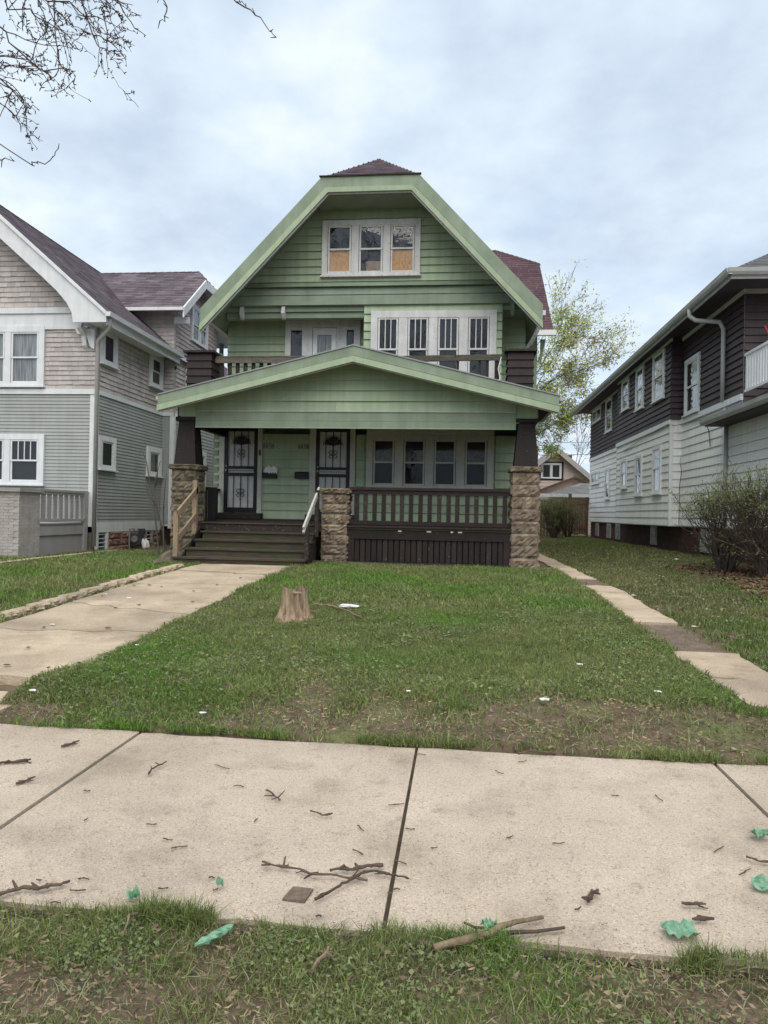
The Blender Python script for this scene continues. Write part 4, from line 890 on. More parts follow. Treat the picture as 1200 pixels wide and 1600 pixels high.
for i in range(44):
    for sg, dx in ((1, 0), (-1, -.012)):
        a = 14.04+i*.055-(.0 if sg > 0 else 0); y0_, z0_ = a-.3, .38; pts = []
        s = .46
        ya, yb = (a-s, a) if sg > 0 else (a, a-s)
        # clip to the panel 14.03..15.80
        t0, t1 = 0., 1.
        for lim, sgn in ((14.04, 1), (15.79, -1)):
            fa = (ya-lim)*sgn; fb = (yb-lim)*sgn
            if fa < 0 and fb < 0: t0 = 2
            elif fa < 0: t0 = max(t0, fa/(fa-fb))
            elif fb < 0: t1 = min(t1, fa/(fa-fb))
        if t0 >= t1: continue
        A = (ya+(yb-ya)*t0, .38+s*t0); B = (ya+(yb-ya)*t1, .38+s*t1)
        q.hexa([(RX-.02+dx, A[0]-.015, A[1]), (RX-.01+dx, A[0]-.015, A[1]), (RX-.01+dx, A[0]+.015, A[1]), (RX-.02+dx, A[0]+.015, A[1]), (RX-.02+dx, B[0]-.015, B[1]), (RX-.01+dx, B[0]-.015, B[1]), (RX-.01+dx, B[0]+.015, B[1]), (RX-.02+dx, B[0]+.015, B[1])])
q.build('lattice', 'grey_trim', LH, stuff=True)
# gas meters
gm = thing('gas_meter', 'dark gas meter with grey pipes by the stone basement of the grey house', 'gas meter', (LX+.2, 17.8, .4))
bx('meter_body', 'meter_dark', gm, LX+.10, LX+.30, 17.75, 18.05, .50, .78); MB().tube([(LX+.2, 17.74, .66), (LX+.2, 17.71, .66)], .09, 12).build('dial', 'galv', gm)
MB().tube([(LX+.15, 17.55, .35), (LX+.15, 17.55, .92), (LX+.15, 17.8, .92), (LX+.15, 17.9, .78)], .022, 6).build('pipe', 'galv', gm)
MB().tube([(LX+.15, 18.0, .78), (LX+.15, 18.1, .90), (LX+.15, 18.35, .90), (LX+.05, 18.4, .80)], .022, 6).build('pipe', 'meter_dark', gm)
bx('regulator', 'meter_dark', gm, LX+.1, LX+.26, 18.12, 18.24, .78, .92)
jg = thing('plastic_jug', 'pair of white plastic jugs lying below the gas meter', 'jug', (LX+.3, 18.0, .4))
for i in range(2):
    yy = 17.92+i*.16; MB().tube([(LX+.42, yy, .40), (LX+.40, yy, .44), (LX+.36, yy+.02, .58), (LX+.34, yy+.02, .63), (LX+.34, yy+.02, .66)], [.05, .065, .065, .03, .02], 10).build('jug_body', 'paper', jg, smooth=True)

# ================================================================== RIGHT HOUSE
RH = thing('plum_house', 'dark plum over white clapboard house with grey gutters on the right', 'house', (9.5, 25, .5))
WX, BXR = 6.25, 5.95; WY0, WY1, B0, B1 = 14.3, 35.2, 21.0, 27.9; MB_ = 4.20; SF = 6.62
w_ = MB(); w_.box(WX+.003, 13.5, 16.6, WY1, 1.25, SF); w_.box(WX+.003, 13.5, WY0, 16.6, 1.25, 4.0); w_.box(BXR+.003, WX+.1, B0, B1, 1.25, SF)
RW = w_.build('wall', 'white_siding', RH)
WN = [(20.55-1.1, 20.62, 4.36, 5.86)]
def rw(ax, base, a, b, holes_lo, holes_hi, p=.215):
    siding(RW, 'white_siding', ax, base, a, b, 1.28, MB_-.05, p, holes=holes_lo, name='white_siding_board', th=.030); siding(RW, 'plum_siding', ax, base, a, b, MB_+.10, SF, .165, holes=holes_hi, name='plum_siding_board')
bayl = [(21.80, 22.68, 2.24, 3.64), (24.0, 24.9, 2.24, 3.55), (26.14, 27.0, 2.56, 3.58)]; bayh = [(21.60, 22.82, 5.06, 6.62), (23.96, 24.97, 5.1, 6.62), (26.0, 27.08, 5.4, 6.62)]
rw('W', BXR, B0, B1, bayl, bayh)
siding(RW, 'white_siding', 'W', WX, WY0, 17.6, 1.28, 4.0, .215, name='white_siding_board', th=.030)
siding(RW, 'white_siding', 'W', WX, 17.72, B0, 1.28, MB_-.05, .215, name='white_siding_board', th=.030)
siding(RW, 'plum_siding', 'W', WX, 16.62, B0, MB_+.10, SF, .165, holes=[(19.45, 20.60, 4.36, 5.86)], name='plum_siding_board')
rw('W', WX, B1, WY1, [(30.5, 31.36, 2.28, 3.56), (32.83, 34.66, 3.05, 3.58)], [(30.25, 31.5, 5.12, 6.6), (32.6, 34.6, 5.9, 6.6)])
rwF = siding(RW, 'white_siding', 'F', B0, BXR, WX+.0, 1.28, MB_-.05, .215, name='white_siding_board', th=.030); siding(RW, 'plum_siding', 'F', B0, BXR, WX, MB_+.10, SF, .165, name='plum_siding_board')
siding(RW, 'plum_siding', 'F', 16.6, WX, 12, 3.9, SF, .165, name='plum_siding_board')
for a in ((BXR-.03, BXR+.06, B0-.035, B0+.06), (BXR-.03, BXR+.05, B1-.08, B1), (WX-.035, WX+.05, 17.60, 17.72), (WX-.035, WX+.06, WY0-.03, WY0+.06)): bx('corner_board', 'white_siding', RW, *a, 1.26, MB_-.04)
lbx('band_board', 'white_trim', RW, 'W', BXR, B0-.05, B1+.03, 0, .06, MB_-.05, MB_+.09); lbx('band_board', 'white_trim', RW, 'W', WX, B1, WY1+.02, 0, .06, MB_-.05, MB_+.09); lbx('band_board', 'white_trim', RW, 'W', WX, 16.6, B0-.06, 0, .06, MB_-.05, MB_+.09)
lbx('frieze_board', 'white_trim', RW, 'W', BXR, B0-.04, B1, 0, .04, SF-.09, SF); lbx('frieze_board', 'white_trim', RW, 'W', WX, 16.55, B0-.05, 0, .05, SF-.10, SF); lbx('frieze_board', 'white_trim', RW, 'W', WX, B1+.01, WY1, 0, .04, SF-.09, SF)
lbx('frieze_board', 'grey_trim', RW, 'F', 16.6, WX-.05, 13, 0, .05, SF-.10, SF)
ww = dict(trim='white_trim', cas=.10, sash=.05)
window(RW, 'W', WX, 19.42, 20.62, 4.34, 5.88, **ww)
for (a, b, c, d_) in ((21.60, 22.84, 5.04, 6.55), (23.94, 24.98, 5.10, 6.55), (26.0, 27.1, 5.38, 6.55)): window(RW, 'W', BXR, a, b, c, d_, **ww, back=('curtain', 'curtain', .5, 1))
for (a, b, c, d_) in ((21.78, 22.70, 2.22, 3.66), (23.98, 24.92, 2.22, 3.57), (26.12, 27.02, 2.54, 3.6)): window(RW, 'W', BXR, a, b, c, d_, **ww, split=.55, back=('curtain', 'curtain', 0, .55))
window(RW, 'W', WX, 30.24, 31.52, 5.10, 6.55, **ww); window(RW, 'W', WX, 32.55, 34.65, 5.88, 6.55, units=2, dbl=False, **ww)
window(RW, 'W', WX, 30.48, 31.38, 2.26, 3.58, **ww); window(RW, 'W', WX, 32.8, 34.7, 3.02, 3.6, units=2, dbl=False, **ww)
# soffit, eave, hip roof, gutter
EX = 5.60; EYf = 15.6; EYb = 36.2; EZ = 6.55
MB().box(EX, 13.8, EYf, EYb, SF, SF+.04).build('soffit', 'dark_soffit', RH)
q = MB(); HS = .62; HH = 3.9
hpts_l = [(EX, EYf, 6.72), (EX+HH, EYf+HH, 6.72+HS*HH), (EX+HH, EYb, 6.72+HS*HH), (EX, EYb, 6.72)]; hpts_f = [(EX, EYf, 6.72), (EX+2*HH, EYf, 6.72), (EX+HH, EYf+HH, 6.72+HS*HH)]
q.slab(hpts_l, .05); q.slab(hpts_f, .05); RR_ = q.build('roof', 'slate_shingle', RH)
shingles(RR_, 'slate_shingle', [(a, b, c+.004) for a, b, c in hpts_l]); shingles(RR_, 'slate_shingle', [(a, b, c+.004) for a, b, c in hpts_f])
MB().box(EX-.03, EX-.0, EYf-.03, EYb, EZ-.02, 6.70).box(EX, 13.8, EYf-.03, EYf-.0, EZ-.02, 6.70).build('fascia', 'gutter_grey', RR_)
gp = [(0, 0), (-.07, 0), (-.11, .05), (-.13, .13), (0, .13)]
MB().prism(gp, lambda u, v, w: (EX-.031+u, w, 6.60+v), EYf-.12, EYb).build('gutter', 'gutter_grey', RR_)
MB().prism(gp, lambda u, v, w: (w, EYf-.031+u, 6.60+v), EX-.12, 13.8).build('gutter', 'gutter_grey', RR_)
MB().tube([(EX-.08, 18.1, 6.62), (EX-.08, 18.1, 6.45), (EX+.02, 17.95, 6.30), (WX-.15, 17.72, 6.20), (WX-.07, 17.68, 6.02), (WX-.07, 17.67, 5.8), (WX-.07, 17.67, 4.30)], .055, 8).build('downspout', 'gutter_grey', RH, smooth=True)
MB().tube([(WX-.07, 17.40, 3.7), (WX-.07, 17.40, 1.2)], .045, 8).build('downspout', 'grey_trim', RH, smooth=True)
ridge_cap(RR_, 'slate_shingle', (EX, EYf, 6.72), (EX+HH, EYf+HH, 6.72+HS*HH))
bx('roof_vent', 'galv', RR_, 5.9, 6.1, 17.3, 17.6, 6.85, 7.05)
# porch roof and upstairs balcony at the front
q = MB(); pz = 3.80; pp = [(5.72, 11.2, pz), (5.72, 17.55, pz), (6.9, 16.5, pz+.62), (6.9, 12.4, pz+.62)]; pp2 = [(5.72, 11.2, pz), (12.5, 11.2, pz), (11.5, 12.4, pz+.62), (6.9, 12.4, pz+.62)]
q.slab(pp, .06); q.slab(pp2, .06); q.slab([(5.72, 17.55, pz), (6.9, 17.55, pz), (6.9, 16.5, pz+.62)], .06); PRR = q.build('porch_roof', 'slate_shingle', RH)
for p in (pp, pp2): shingles(PRR, 'slate_shingle', [(a, b, c+.004) for a, b, c in p])
MB().prism(gp, lambda u, v, w: (5.72+u, w, 3.68+v), 11.1, 17.5).build('gutter', 'gutter_grey', PRR)
bx('porch_soffit', 'dark_soffit', PRR, 5.73, 12.5, 11.25, 17.5, 3.66, 3.69)
bxr = mbx('balcony_railing', 'white_trim', RH, WX-.03, WX+.05, 12.3, 16.5, 5.10, 5.16)
bx('bottom_rail', 'white_trim', bxr, WX-.02, WX+.04, 12.3, 16.5, 4.30, 4.36)
for i in range(30):
    yy = 16.42-i*.14; bx('baluster', 'white_trim', bxr, WX-.015, WX+.03, yy-.035, yy+.035, 4.36, 5.10)
bx('porch_wall', 'white_siding', RH, WX+.1, 7.0, 12.4, WY0-.05, .3, 3.65)
MB().tube([(WX+.35, 16.4, 5.75), (WX+.75, 16.2, 4.7)], .025, 6).build('broom_handle', 'red_plastic', RH); bpy.data.objects['broom_handle']['label'] = 'red pole leaning inside the balcony'
MB().tube([(WX+.55, 16.2, 6.6), (WX+.53, 16.2, 5.0)], .008, 4).build('cord', 'white_trim', RH)
# brick basement
RB = mbx('basement_wall', 'brick_dark', RH, WX+.08, 13, 14.4, WY1-.1, 0.2, 1.26)
q = MB()
for r_ in range(13):
    z = .28+r_*.075; yy = 14.4+(r_ % 2)*.11
    while yy < 35: q.box(WX+.055, WX+.081, yy, yy+.205, z, z+.062); yy += .22
q.build('bricks', 'brick_dark', RB, stuff=True)
bx('bay_base', 'brick_dark', RH, BXR+.1, WX+.1, B0+.3, B1-.3, .2, .5)
for a, b in ((18.4, 19.35), (23.5, 24.2), (28.7, 29.5), (30.4, 31.2), (33.0, 33.7)):
    q = mbx('basement_window', 'cream_trim', RH, WX+.02, WX+.05, a, b, .62, 1.22)
    for i in range(4):
        for j in range(3): bx('glass_block', 'glass_block', q, WX-.0, WX+.018, a+.04+(b-a-.08)*i/4+.01, a+.04+(b-a-.08)*(i+1)/4-.01, .66+.17*j, .82+.17*j)
# cables along the white band
cb_ = MB()
cb_.tube([(BXR-.05, 26.8, 3.9), (BXR-.06, 25, 4.0), (BXR-.06, 23, 4.13), (BXR-.07, 21.0, 4.17), (BXR+.1, B0-.06, 4.12), (WX-.06, 20.0, 4.10), (WX-.05, 19.0, 4.05), (WX-.06, 18.6, 3.7), (WX-.05, 18.5, 3.3)], .010, 4)
cb_.tube([(WX-.05, 20.9, 3.2), (WX-.12, 20.7, 3.05), (WX-.1, 20.6, 2.8), (WX-.06, 20.9, 2.4), (WX-.06, 20.9, 1.3)], .010, 4)
cb_.build('service_cable', 'meter_dark', RH)

# ================================================================== BACKGROUND
BH = thing('pink_cottage', 'distant pink sided house with white framed gable window and grey roof behind the fence', 'house', (6.2, 50, .5))
bw = MB().prism([(2.6, .5), (9.9, .5), (9.9, 2.9), (6.25, 5.95), (2.6, 2.9)], lambda u, v, w: (u, w, v), 48.0, 56).build('wall', 'pink_siding', BH)
siding(bw, 'pink_siding', 'F', 48.0, lambda z: 6.25-min(3.6, (5.9-z)/.84), lambda z: 6.25+min(3.6, (5.9-z)/.84), 2.0, 5.7, .24, holes=[(5.2, 6.9, 3.95, 5.1)], joined='lap_siding', th=.03)
q = MB(); 
for sg in (-1, 1): q.slab([(6.25, 47.5, 6.1), (6.25+sg*4.2, 47.5, 6.1-.84*4.2), (6.25+sg*4.2, 56.5, 6.1-.84*4.2), (6.25, 56.5, 6.1)][::sg], .12)
br_ = q.build('roof', 'slate_shingle', BH)
for sg in (-1, 1): MB().prism([(6.25, 6.12), (6.25+sg*4.2, 6.12-.84*4.2), (6.25+sg*4.2, 5.72-.84*4.2), (6.25, 5.72)], lambda u, v, w: (u, w, v), 47.4, 47.48).build('barge_board', 'grey_trim', br_)
MB().box(5.20, 6.78, 47.93, 47.97, 3.9, 5.12).build('window_surround', 'brown_paint', bw); window(bw, 'F', 47.95, 5.32, 6.66, 4.0, 5.02, units=2, cas=.09, mull=.07, dbl=False, sill=False)
for x, t in ((5.15, 6.35), (7.45, 5.75)): mbx('chimney', 'brick_dark', br_, x-.19, x+.19, 50, 50.5, 4.4, t)
q = MB()
for sg in (-1, 1): q.slab([(6.95, 44, 3.95), (6.95+sg*3.4, 44, 2.6), (6.95+sg*3.4, 47.9, 2.6), (6.95, 47.9, 3.95)][::sg], .14)
q.build('porch_roof', 'fence_wood', BH); MB().prism([(4.2, .5), (9.6, .5), (9.6, 2.8), (6.95, 3.8), (4.2, 2.8)], lambda u, v, w: (u, w, v), 44.4, 44.6).build('porch_wall', 'pink_siding', BH)
GA = thing('garage', 'small garage with grey shingle roof and white eave behind the wooden fence', 'garage', (7, 42, .5))
mbx('wall', 'pink_siding', GA, 4.6, 10, 41, 43.8, .4, 2.65); q = MB().slab([(4.9, 40.6, 2.72), (10.2, 40.6, 2.72), (10.2, 42.6, 3.45), (7.0, 42.6, 3.45)], .08).build('roof', 'grey_shingle', GA); shingles(q, 'grey_shingle', [(4.9, 40.6, 2.725), (10.2, 40.6, 2.725), (10.2, 42.6, 3.455), (7.0, 42.6, 3.455)], pitch=.2)
bx('eave_board', 'white_trim', GA, 4.3, 10.2, 40.55, 40.598, 2.58, 2.76)
FN = thing('wooden_fence', 'weathered brown board fence with gate closing the side yard', 'fence', (5.6, 35.6, .5))
bx('post', 'fence_wood', FN, 5.28, 5.42, 35.3, 35.44, .4, 2.6); bx('post', 'fence_wood', FN, 6.12, 6.22, 35.3, 35.42, .4, 2.45)
for i in range(6): bx('fence_board', 'fence_wood', FN, 5.43+i*.115, 5.43+i*.115+.108, 35.36, 35.38, .62+random.uniform(-.02, .02), 2.34)
for z in (.9, 2.1): bx('fence_rail', 'fence_wood', FN, 5.43, 6.12, 35.32, 35.358, z, z+.1)
for i in range(14): bx('fence_board', 'fence_wood', FN, 3.2+i*.148, 3.2+i*.148+.135, 35.5+i*.0, 35.52, .5, 2.3+random.uniform(-.04, .04))
wr = MB()
for z0, z1 in ((7.9, 7.6), (6.75, 6.9)): wr.tube([(-30+i*8, 58, z0+(z1-z0)*i/12-.6*math.sin(math.pi*((i % 6)/6))) for i in range(13)], .02, 3)
tag(wr.build('utility_wires', 'iron'), 'pair of thin utility wires crossing the sky behind the houses', 'wires')

# ================================================================== TREES AND SHRUBS
def grow(mb, p, d, length, r, depth, rnd, tips, up=0.0, wob=.25, spread=.7, nchild=3, shrink=.62, minr=.002, seg=5, sides=5):
    pts = [p.copy()]; rad = [r]; d = d.normalized()
    for i in range(seg):
        d = (d+Vector((rnd.gauss(0, wob), rnd.gauss(0, wob), rnd.gauss(0, wob)+up))*.5).normalized()
        p = p+d*length/seg; pts.append(p.copy()); rad.append(max(minr, r*(1-.55*(i+1)/seg)))
    mb.tube(pts, rad, sides if r > .02 else 3)
    tips.append((pts[-1], d.copy(), depth))
    if depth > 0:
        for k in range(nchild):
            i = rnd.randint(2, seg); dd = (d+Vector((rnd.gauss(0, spread), rnd.gauss(0, spread), rnd.gauss(0, spread)))).normalized()
            grow(mb, pts[i], dd, length*shrink*rnd.uniform(.7, 1.25), rad[i]*.68, depth-1, rnd, tips, up, wob, spread, nchild, shrink, minr, seg, sides)
        grow(mb, pts[-1], d, length*shrink, rad[-1], depth-1, rnd, tips, up, wob, spread, nchild, shrink, minr, seg, sides)
def leaves(name, m, parent, centers, size, rnd, spread, per, origin=None):
    mb = MB()
    for c in centers:
        for k in range(per):
            q = c+Vector((rnd.gauss(0, spread), rnd.gauss(0, spread), rnd.gauss(0, spread))); a = Vector((rnd.gauss(0, 1), rnd.gauss(0, 1), rnd.gauss(0, 1))).normalized(); b = a.orthogonal().normalized(); s = size*rnd.uniform(.6, 1.3)
            mb.add([q-a*s, q+b*s*.45, q+a*s, q-b*s*.45], [(0, 1, 2, 3)])
    return mb.build(name, m, parent, stuff=True)
mat('leaf_spring', (0.42, 0.46, 0.12), (0.30, 0.36, 0.10), rough=0.6, nscale=.5, isl=0.35, bump=0, transl=0.3, c3=(0.34, 0.30, 0.16))
mat('leaf_bud', (0.16, 0.18, 0.07), (0.11, 0.13, 0.05), rough=0.6, nscale=2, isl=0.3, bump=0, transl=0.2)
# budding tree behind the green house
rnd = random.Random(11)
TR_ = thing('budding_tree', 'tall tree with pale yellow-green spring buds behind the green house', 'tree', (2.9, 38, .4))
mb = MB(); mb.tube([(2.3, 38, .3), (2.3, 38, 2.5), (2.6, 38, 5.2), (2.8, 38.1, 7.0)], [.22, .19, .16, .13], 8); mb.build('trunk', 'bark_grey', TR_, smooth=True)
mb = MB(); tips = []
for dx, dy, dz, l, z0 in ((.9, .1, .9, 4.0, 6.2), (.5, -.2, 1.2, 4.4, 6.8), (.15, .3, 1.3, 4.4, 7.0), (1.0, .3, .45, 3.6, 5.8), (.7, -.3, .7, 3.8, 6.4), (-.2, .1, 1.1, 4.2, 6.6), (.8, 0, .15, 2.6, 5.2), (.35, .2, .5, 2.4, 4.2)):
    grow(mb, Vector((2.6+.1*(z0-5), 38, z0)), Vector((dx, dy, dz)), l*.72, .06, 4, rnd, tips, up=.04, wob=.3, spread=.5, nchild=3, shrink=.63, minr=.008, seg=4, sides=3)
mb.build('branches', 'bark_grey', TR_)
leaves('leaf_buds', 'leaf_spring', TR_, [t[0] for t in tips if t[2] < 3 and rnd.random() < .62], .085, rnd, .17, 9)
# bare tree far right
rnd = random.Random(5); T2 = thing('bare_tree', 'small bare grey tree far behind the pink house', 'tree', (9.6, 60, .4)); mb = MB(); tips = []
grow(mb, Vector((9.6, 60, .4)), Vector((0, 0, 1)), 4.2, .16, 5, rnd, tips, up=.1, wob=.15, spread=.6, nchild=2, shrink=.62, minr=.014, seg=4, sides=4); mb.build('branches', 'bark_grey', T2)
# street tree whose bare twigs hang into the top left corner
rnd = random.Random(23); T3 = thing('street_tree', 'bare street tree with twiggy branches hanging into the top left corner', 'tree', (-7.2, 4.9, 0))
MB().tube([(-7.2, 5.2, .0), (-7.2, 5.2, 1.5), (-7.1, 5.25, 3.2), (-7.0, 5.3, 4.6), (-6.8, 5.4, 6.2)], [.28, .22, .2, .18, .15], 10).build('trunk', 'bark', T3, smooth=True)
mb = MB()
def limb(a, b, r0, r1, n=7, wob=.10, k=0):
    a = Vector(a); b = Vector(b); pts = []; rr = []
    for i in range(n+1):
        t = i/n; p = a.lerp(b, t)+Vector((rnd.gauss(0, wob), rnd.gauss(0, wob), rnd.gauss(0, wob)+.35*math.sin(math.pi*t)*k))*(0 if i in (0,) else 1); pts.append(p); rr.append(r0+(r1-r0)*t)
    mb.tube(pts, rr, 5); return pts
def at_(px, py, Y): x, z = PY(px, py, Y); return Vector((x, Y, z))
def twig(p, d, length, r, depth):
    pts = [p.copy()]; rr = [r]; d = d.normalized(); n = 7
    for i in range(n):
        d = (d+Vector((rnd.gauss(0, .22), rnd.gauss(0, .22), rnd.gauss(0, .22)-.01))).normalized(); p = p+d*length/n; pts.append(p.copy()); rr.append(max(.0022, r*(1-.6*i/n)))
        if rnd.random() < .6: q_ = p+Vector((rnd.gauss(0, 1), rnd.gauss(0, 1), rnd.gauss(0, 1))).normalized()*.03; mb.tube([p, q_], [.006, .003], 3)
    mb.tube(pts, rr, 4)
    if depth > 0:
        for k in range(2):
            i = rnd.randint(1, n-1); dd = (pts[i+1]-pts[i]).normalized()+Vector((rnd.gauss(0, .55), rnd.gauss(0, .55), rnd.gauss(0, .55))); twig(pts[i], dd, length*rnd.uniform(.4, .7), rr[i]*.7, depth-1)
for (sx, sy, ex, ey, Yd, l) in ((-60, -80, 120, 20, 6.0, 1), (-60, -20, 60, 110, 6.0, 1), (40, -120, 150, 60, 6.4, 1), (120, -100, 170, 20, 6.2, 1), (-50, 60, 20, 150, 5.8, 1), (60, -120, 90, 40, 5.6, 1), (-80, 60, 0, 90, 6.3, 1), (-40, -60, 70, 40, 6.8, 1)):
    A = at_(sx, sy, Yd); B = at_(ex, ey, Yd+rnd.uniform(-.3, .3))
    limb((-6.8, 5.5, 6.2) if sx > -20 else (-6.9, 5.4, 5.2), A, .05, .014, 6, .06, 1)
    pts = limb(A, B, .011, .005, 7, .05)
    for i in (2, 4, 5, 6, 7):
        for k in range(1):
            dd = (B-A).normalized()+Vector((rnd.gauss(0, .55), rnd.gauss(0, .3), rnd.gauss(0, .55))); twig(pts[i], dd, rnd.uniform(.35, .65), .0048, 2)
for pth in ([(-60, 190), (0, 225), (45, 253), (60, 255), (80, 244), (93, 236)], [(-60, 260), (0, 247), (22, 250)], [(200, -60), (250, -5), (262, 10), (258, 30), (250, 32)], [(300, -60), (370, 0), (400, 25), (420, 45), (428, 55)], [(330, -50), (372, 0), (385, 8)], [(170, -40), (190, 10), (210, 45), (228, 57)], [(-50, 120), (0, 160), (25, 180), (30, 190)], [(-30, 110), (20, 140), (45, 168), (60, 170)]):
    P_ = [at_(a, b, 6.0) for a, b in pth]
    Q_ = [P_[0]]
    for a, b in zip(P_[:-1], P_[1:]):
        for t in (.33, .66, 1): Q_.append(a.lerp(b, t)+Vector((rnd.gauss(0, .006), rnd.gauss(0, .02), rnd.gauss(0, .006))))
    mb.tube(Q_, list(np.linspace(.0075, .0035, len(Q_))), 4)
    limb((-6.8, 5.5, 6.2), P_[0], .05, .011, 6, .05, .8)
    for p in Q_[3::3]: mb.tube([p, p+Vector((rnd.gauss(0, .04), rnd.gauss(0, .04), rnd.gauss(0, .04)))], [.006, .003], 3)
mb.build('branches', 'twig_dark', T3)
rnd = random.Random(31); T4 = thing('tall_street_tree', 'tall bare street tree behind the viewer, mirrored in the attic windows', 'tree', (-3.0, -5.5, 0))
mb = MB(); tips = []; mb.tube([(-3, -5.5, 0), (-3, -5.5, 2), (-2.9, -5.5, 5), (-2.8, -5.4, 7)], [.35, .28, .24, .2], 8)
for k in range(7):
    a = k*.9; grow(mb, Vector((-2.8, -5.4, 6+.15*k)), Vector((math.cos(a)*.55, math.sin(a)*.4, 1)), 4.6, .11, 5, rnd, tips, up=.05, wob=.3, spread=.45, nchild=2, shrink=.66, minr=.012, seg=4, sides=4)
mb.build('branches', 'twig_dark', T4)
# shrubs
def shrub(loc, h, w, rnd, label, name='bare_shrub', stems=40, leafm='leaf_bud', green=.5, lean=(0, 0)):
    S = thing(name, label, 'shrub', loc); mb = MB(); tips = []
    for i in range(stems):
        a = rnd.uniform(0, 2*math.pi); s = rnd.uniform(.15, 1)*w/h
        grow(mb, Vector(loc)+Vector((math.cos(a)*.1, math.sin(a)*.1, 0)), Vector((math.cos(a)*s+lean[0], math.sin(a)*s+lean[1], 1)), h*.62*rnd.uniform(.8, 1.05), .018, 2, rnd, tips, up=.06, wob=.22, spread=.45, nchild=3, shrink=.42, minr=.0035, seg=6, sides=4)
    mb.build('branches', 'bark', S)
    zt = loc[2]+h*(.62 if green < .9 else .1); cs = [t[0] for t in tips if t[0].z > zt or rnd.random() < .12]; leaves('leaf_buds', leafm, S, cs, .022, rnd, .05, 9); return S
rnd = random.Random(3)
bp1 = PG(1132, 897); bp2 = PG(1188, 905)
shrub((bp1[0], bp1[1], gz(*bp1)-.02), 1.75, .72, rnd, 'twiggy dark shrub with green tips, left of the two by the white siding', stems=52)
shrub((bp2[0]+.12, bp2[1], gz(*bp2)-.02), 1.95, .95, rnd, 'denser twiggy shrub at the right edge with more green tips', stems=60, green=.55)
shrub((bp2[0]+1.0, bp2[1]-.3, gz(*bp2)-.02), 2.0, .95, rnd, 'twiggy shrub half cut off by the right edge of the picture', stems=40)
shrub((4.3, 33, .5), 2.0, 1.15, rnd, 'overgrown dark green bush against the wooden fence', 'fence_bush', stems=60, green=1)
shrub((5.0, 33.6, .5), 1.9, .55, rnd, 'ivy tangled shrub beside the fence gate post', 'fence_bush', stems=22, green=1)
# bare saplings by the left pier
S = thing('bare_sapling', 'thin bare sapling leaning against the grey siding near the left porch pier', 'sapling', (-7.0, 15.0, .38)); mb = MB(); rnd = random.Random(9)
def zpt(px, py, Y): x, z = PY(px, py, Y); return Vector((x, Y, z))
for pth in ([(262, 868), (252, 830), (243, 790), (240, 760), (252, 720)], [(248, 870), (243, 800), (236, 760), (228, 720), (222, 700)], [(258, 870), (255, 800), (256, 770), (262, 740)], [(243, 790), (232, 775), (225, 755)], [(240, 760), (246, 745), (245, 725)]):
    P_ = [zpt(a, b, 15.0) for a, b in pth]; mb.tube([p+Vector((rnd.gauss(0, .01), rnd.gauss(0, .03), 0)) for p in P_], list(np.linspace(.02, .006, len(P_))), 5)
mb.build('stems', 'bark_grey', S)

# ================================================================== SMALL THINGS
def blob(name, m, x, y, z, sx, sy, sz, seed, sub=2, rough=.25, parent=None):
    bm = bmesh.new(); bmesh.ops.create_icosphere(bm, subdivisions=sub, radius=1); r_ = random.Random(seed)
    for v in bm.verts:
        k = 1+r_.uniform(-rough, rough); v.co = Vector((v.co.x*sx*k, v.co.y*sy*k, v.co.z*sz*k))
    me = bpy.data.meshes.new(name); bm.to_mesh(me); bm.free(); me.materials.append(MAT[m]); o = bpy.data.objects.new(name, me); put(o, (x, y, z), parent); return o
# stump
x, y = PG(459, 970); z = gz(x, y); ST = thing('tree_stump', 'short weathered tree stump with jagged top standing in the front lawn', 'stump', (x, y, z))
mb = MB(); ns_, nr = 26, 9; rr = random.Random(2); hgt = .39; off = [rr.uniform(-1, 1) for _ in range(ns_)]
for j in range(nr):
    t = j/(nr-1)
    for i in range(ns_):
        a = 2*math.pi*i/ns_; r_ = .128+.05*(1-t)**4+.012*off[i]*(1.2-.3*t)+.02*math.sin(5*a+1)*(1-t*.5)+sum(.075*max(0, math.cos((a-c0)))**14*(1-t)**3 for c0 in (5.5, .3, 2.2, 3.7, 4.6))-.035*max(0, math.cos(a-5.1))**30
        zt = t*(hgt+.03*math.sin(2*a)+.02*off[i]) ; mb.v.append((x+r_*math.cos(a), y+r_*math.sin(a), z-.03+zt))
for j in range(nr-1):
    for i in range(ns_): a = j*ns_+i; b = j*ns_+(i+1) % ns_; mb.f.append((a, b, b+ns_, a+ns_))
mb.build('stump_trunk', 'stump_wood', ST)
c = MB(); c.add([(x+.115*math.cos(2*math.pi*i/14), y+.115*math.sin(2*math.pi*i/14), z+hgt-.07) for i in range(14)], [tuple(range(14))]); c.build('cut_top', 'new_wood', ST)
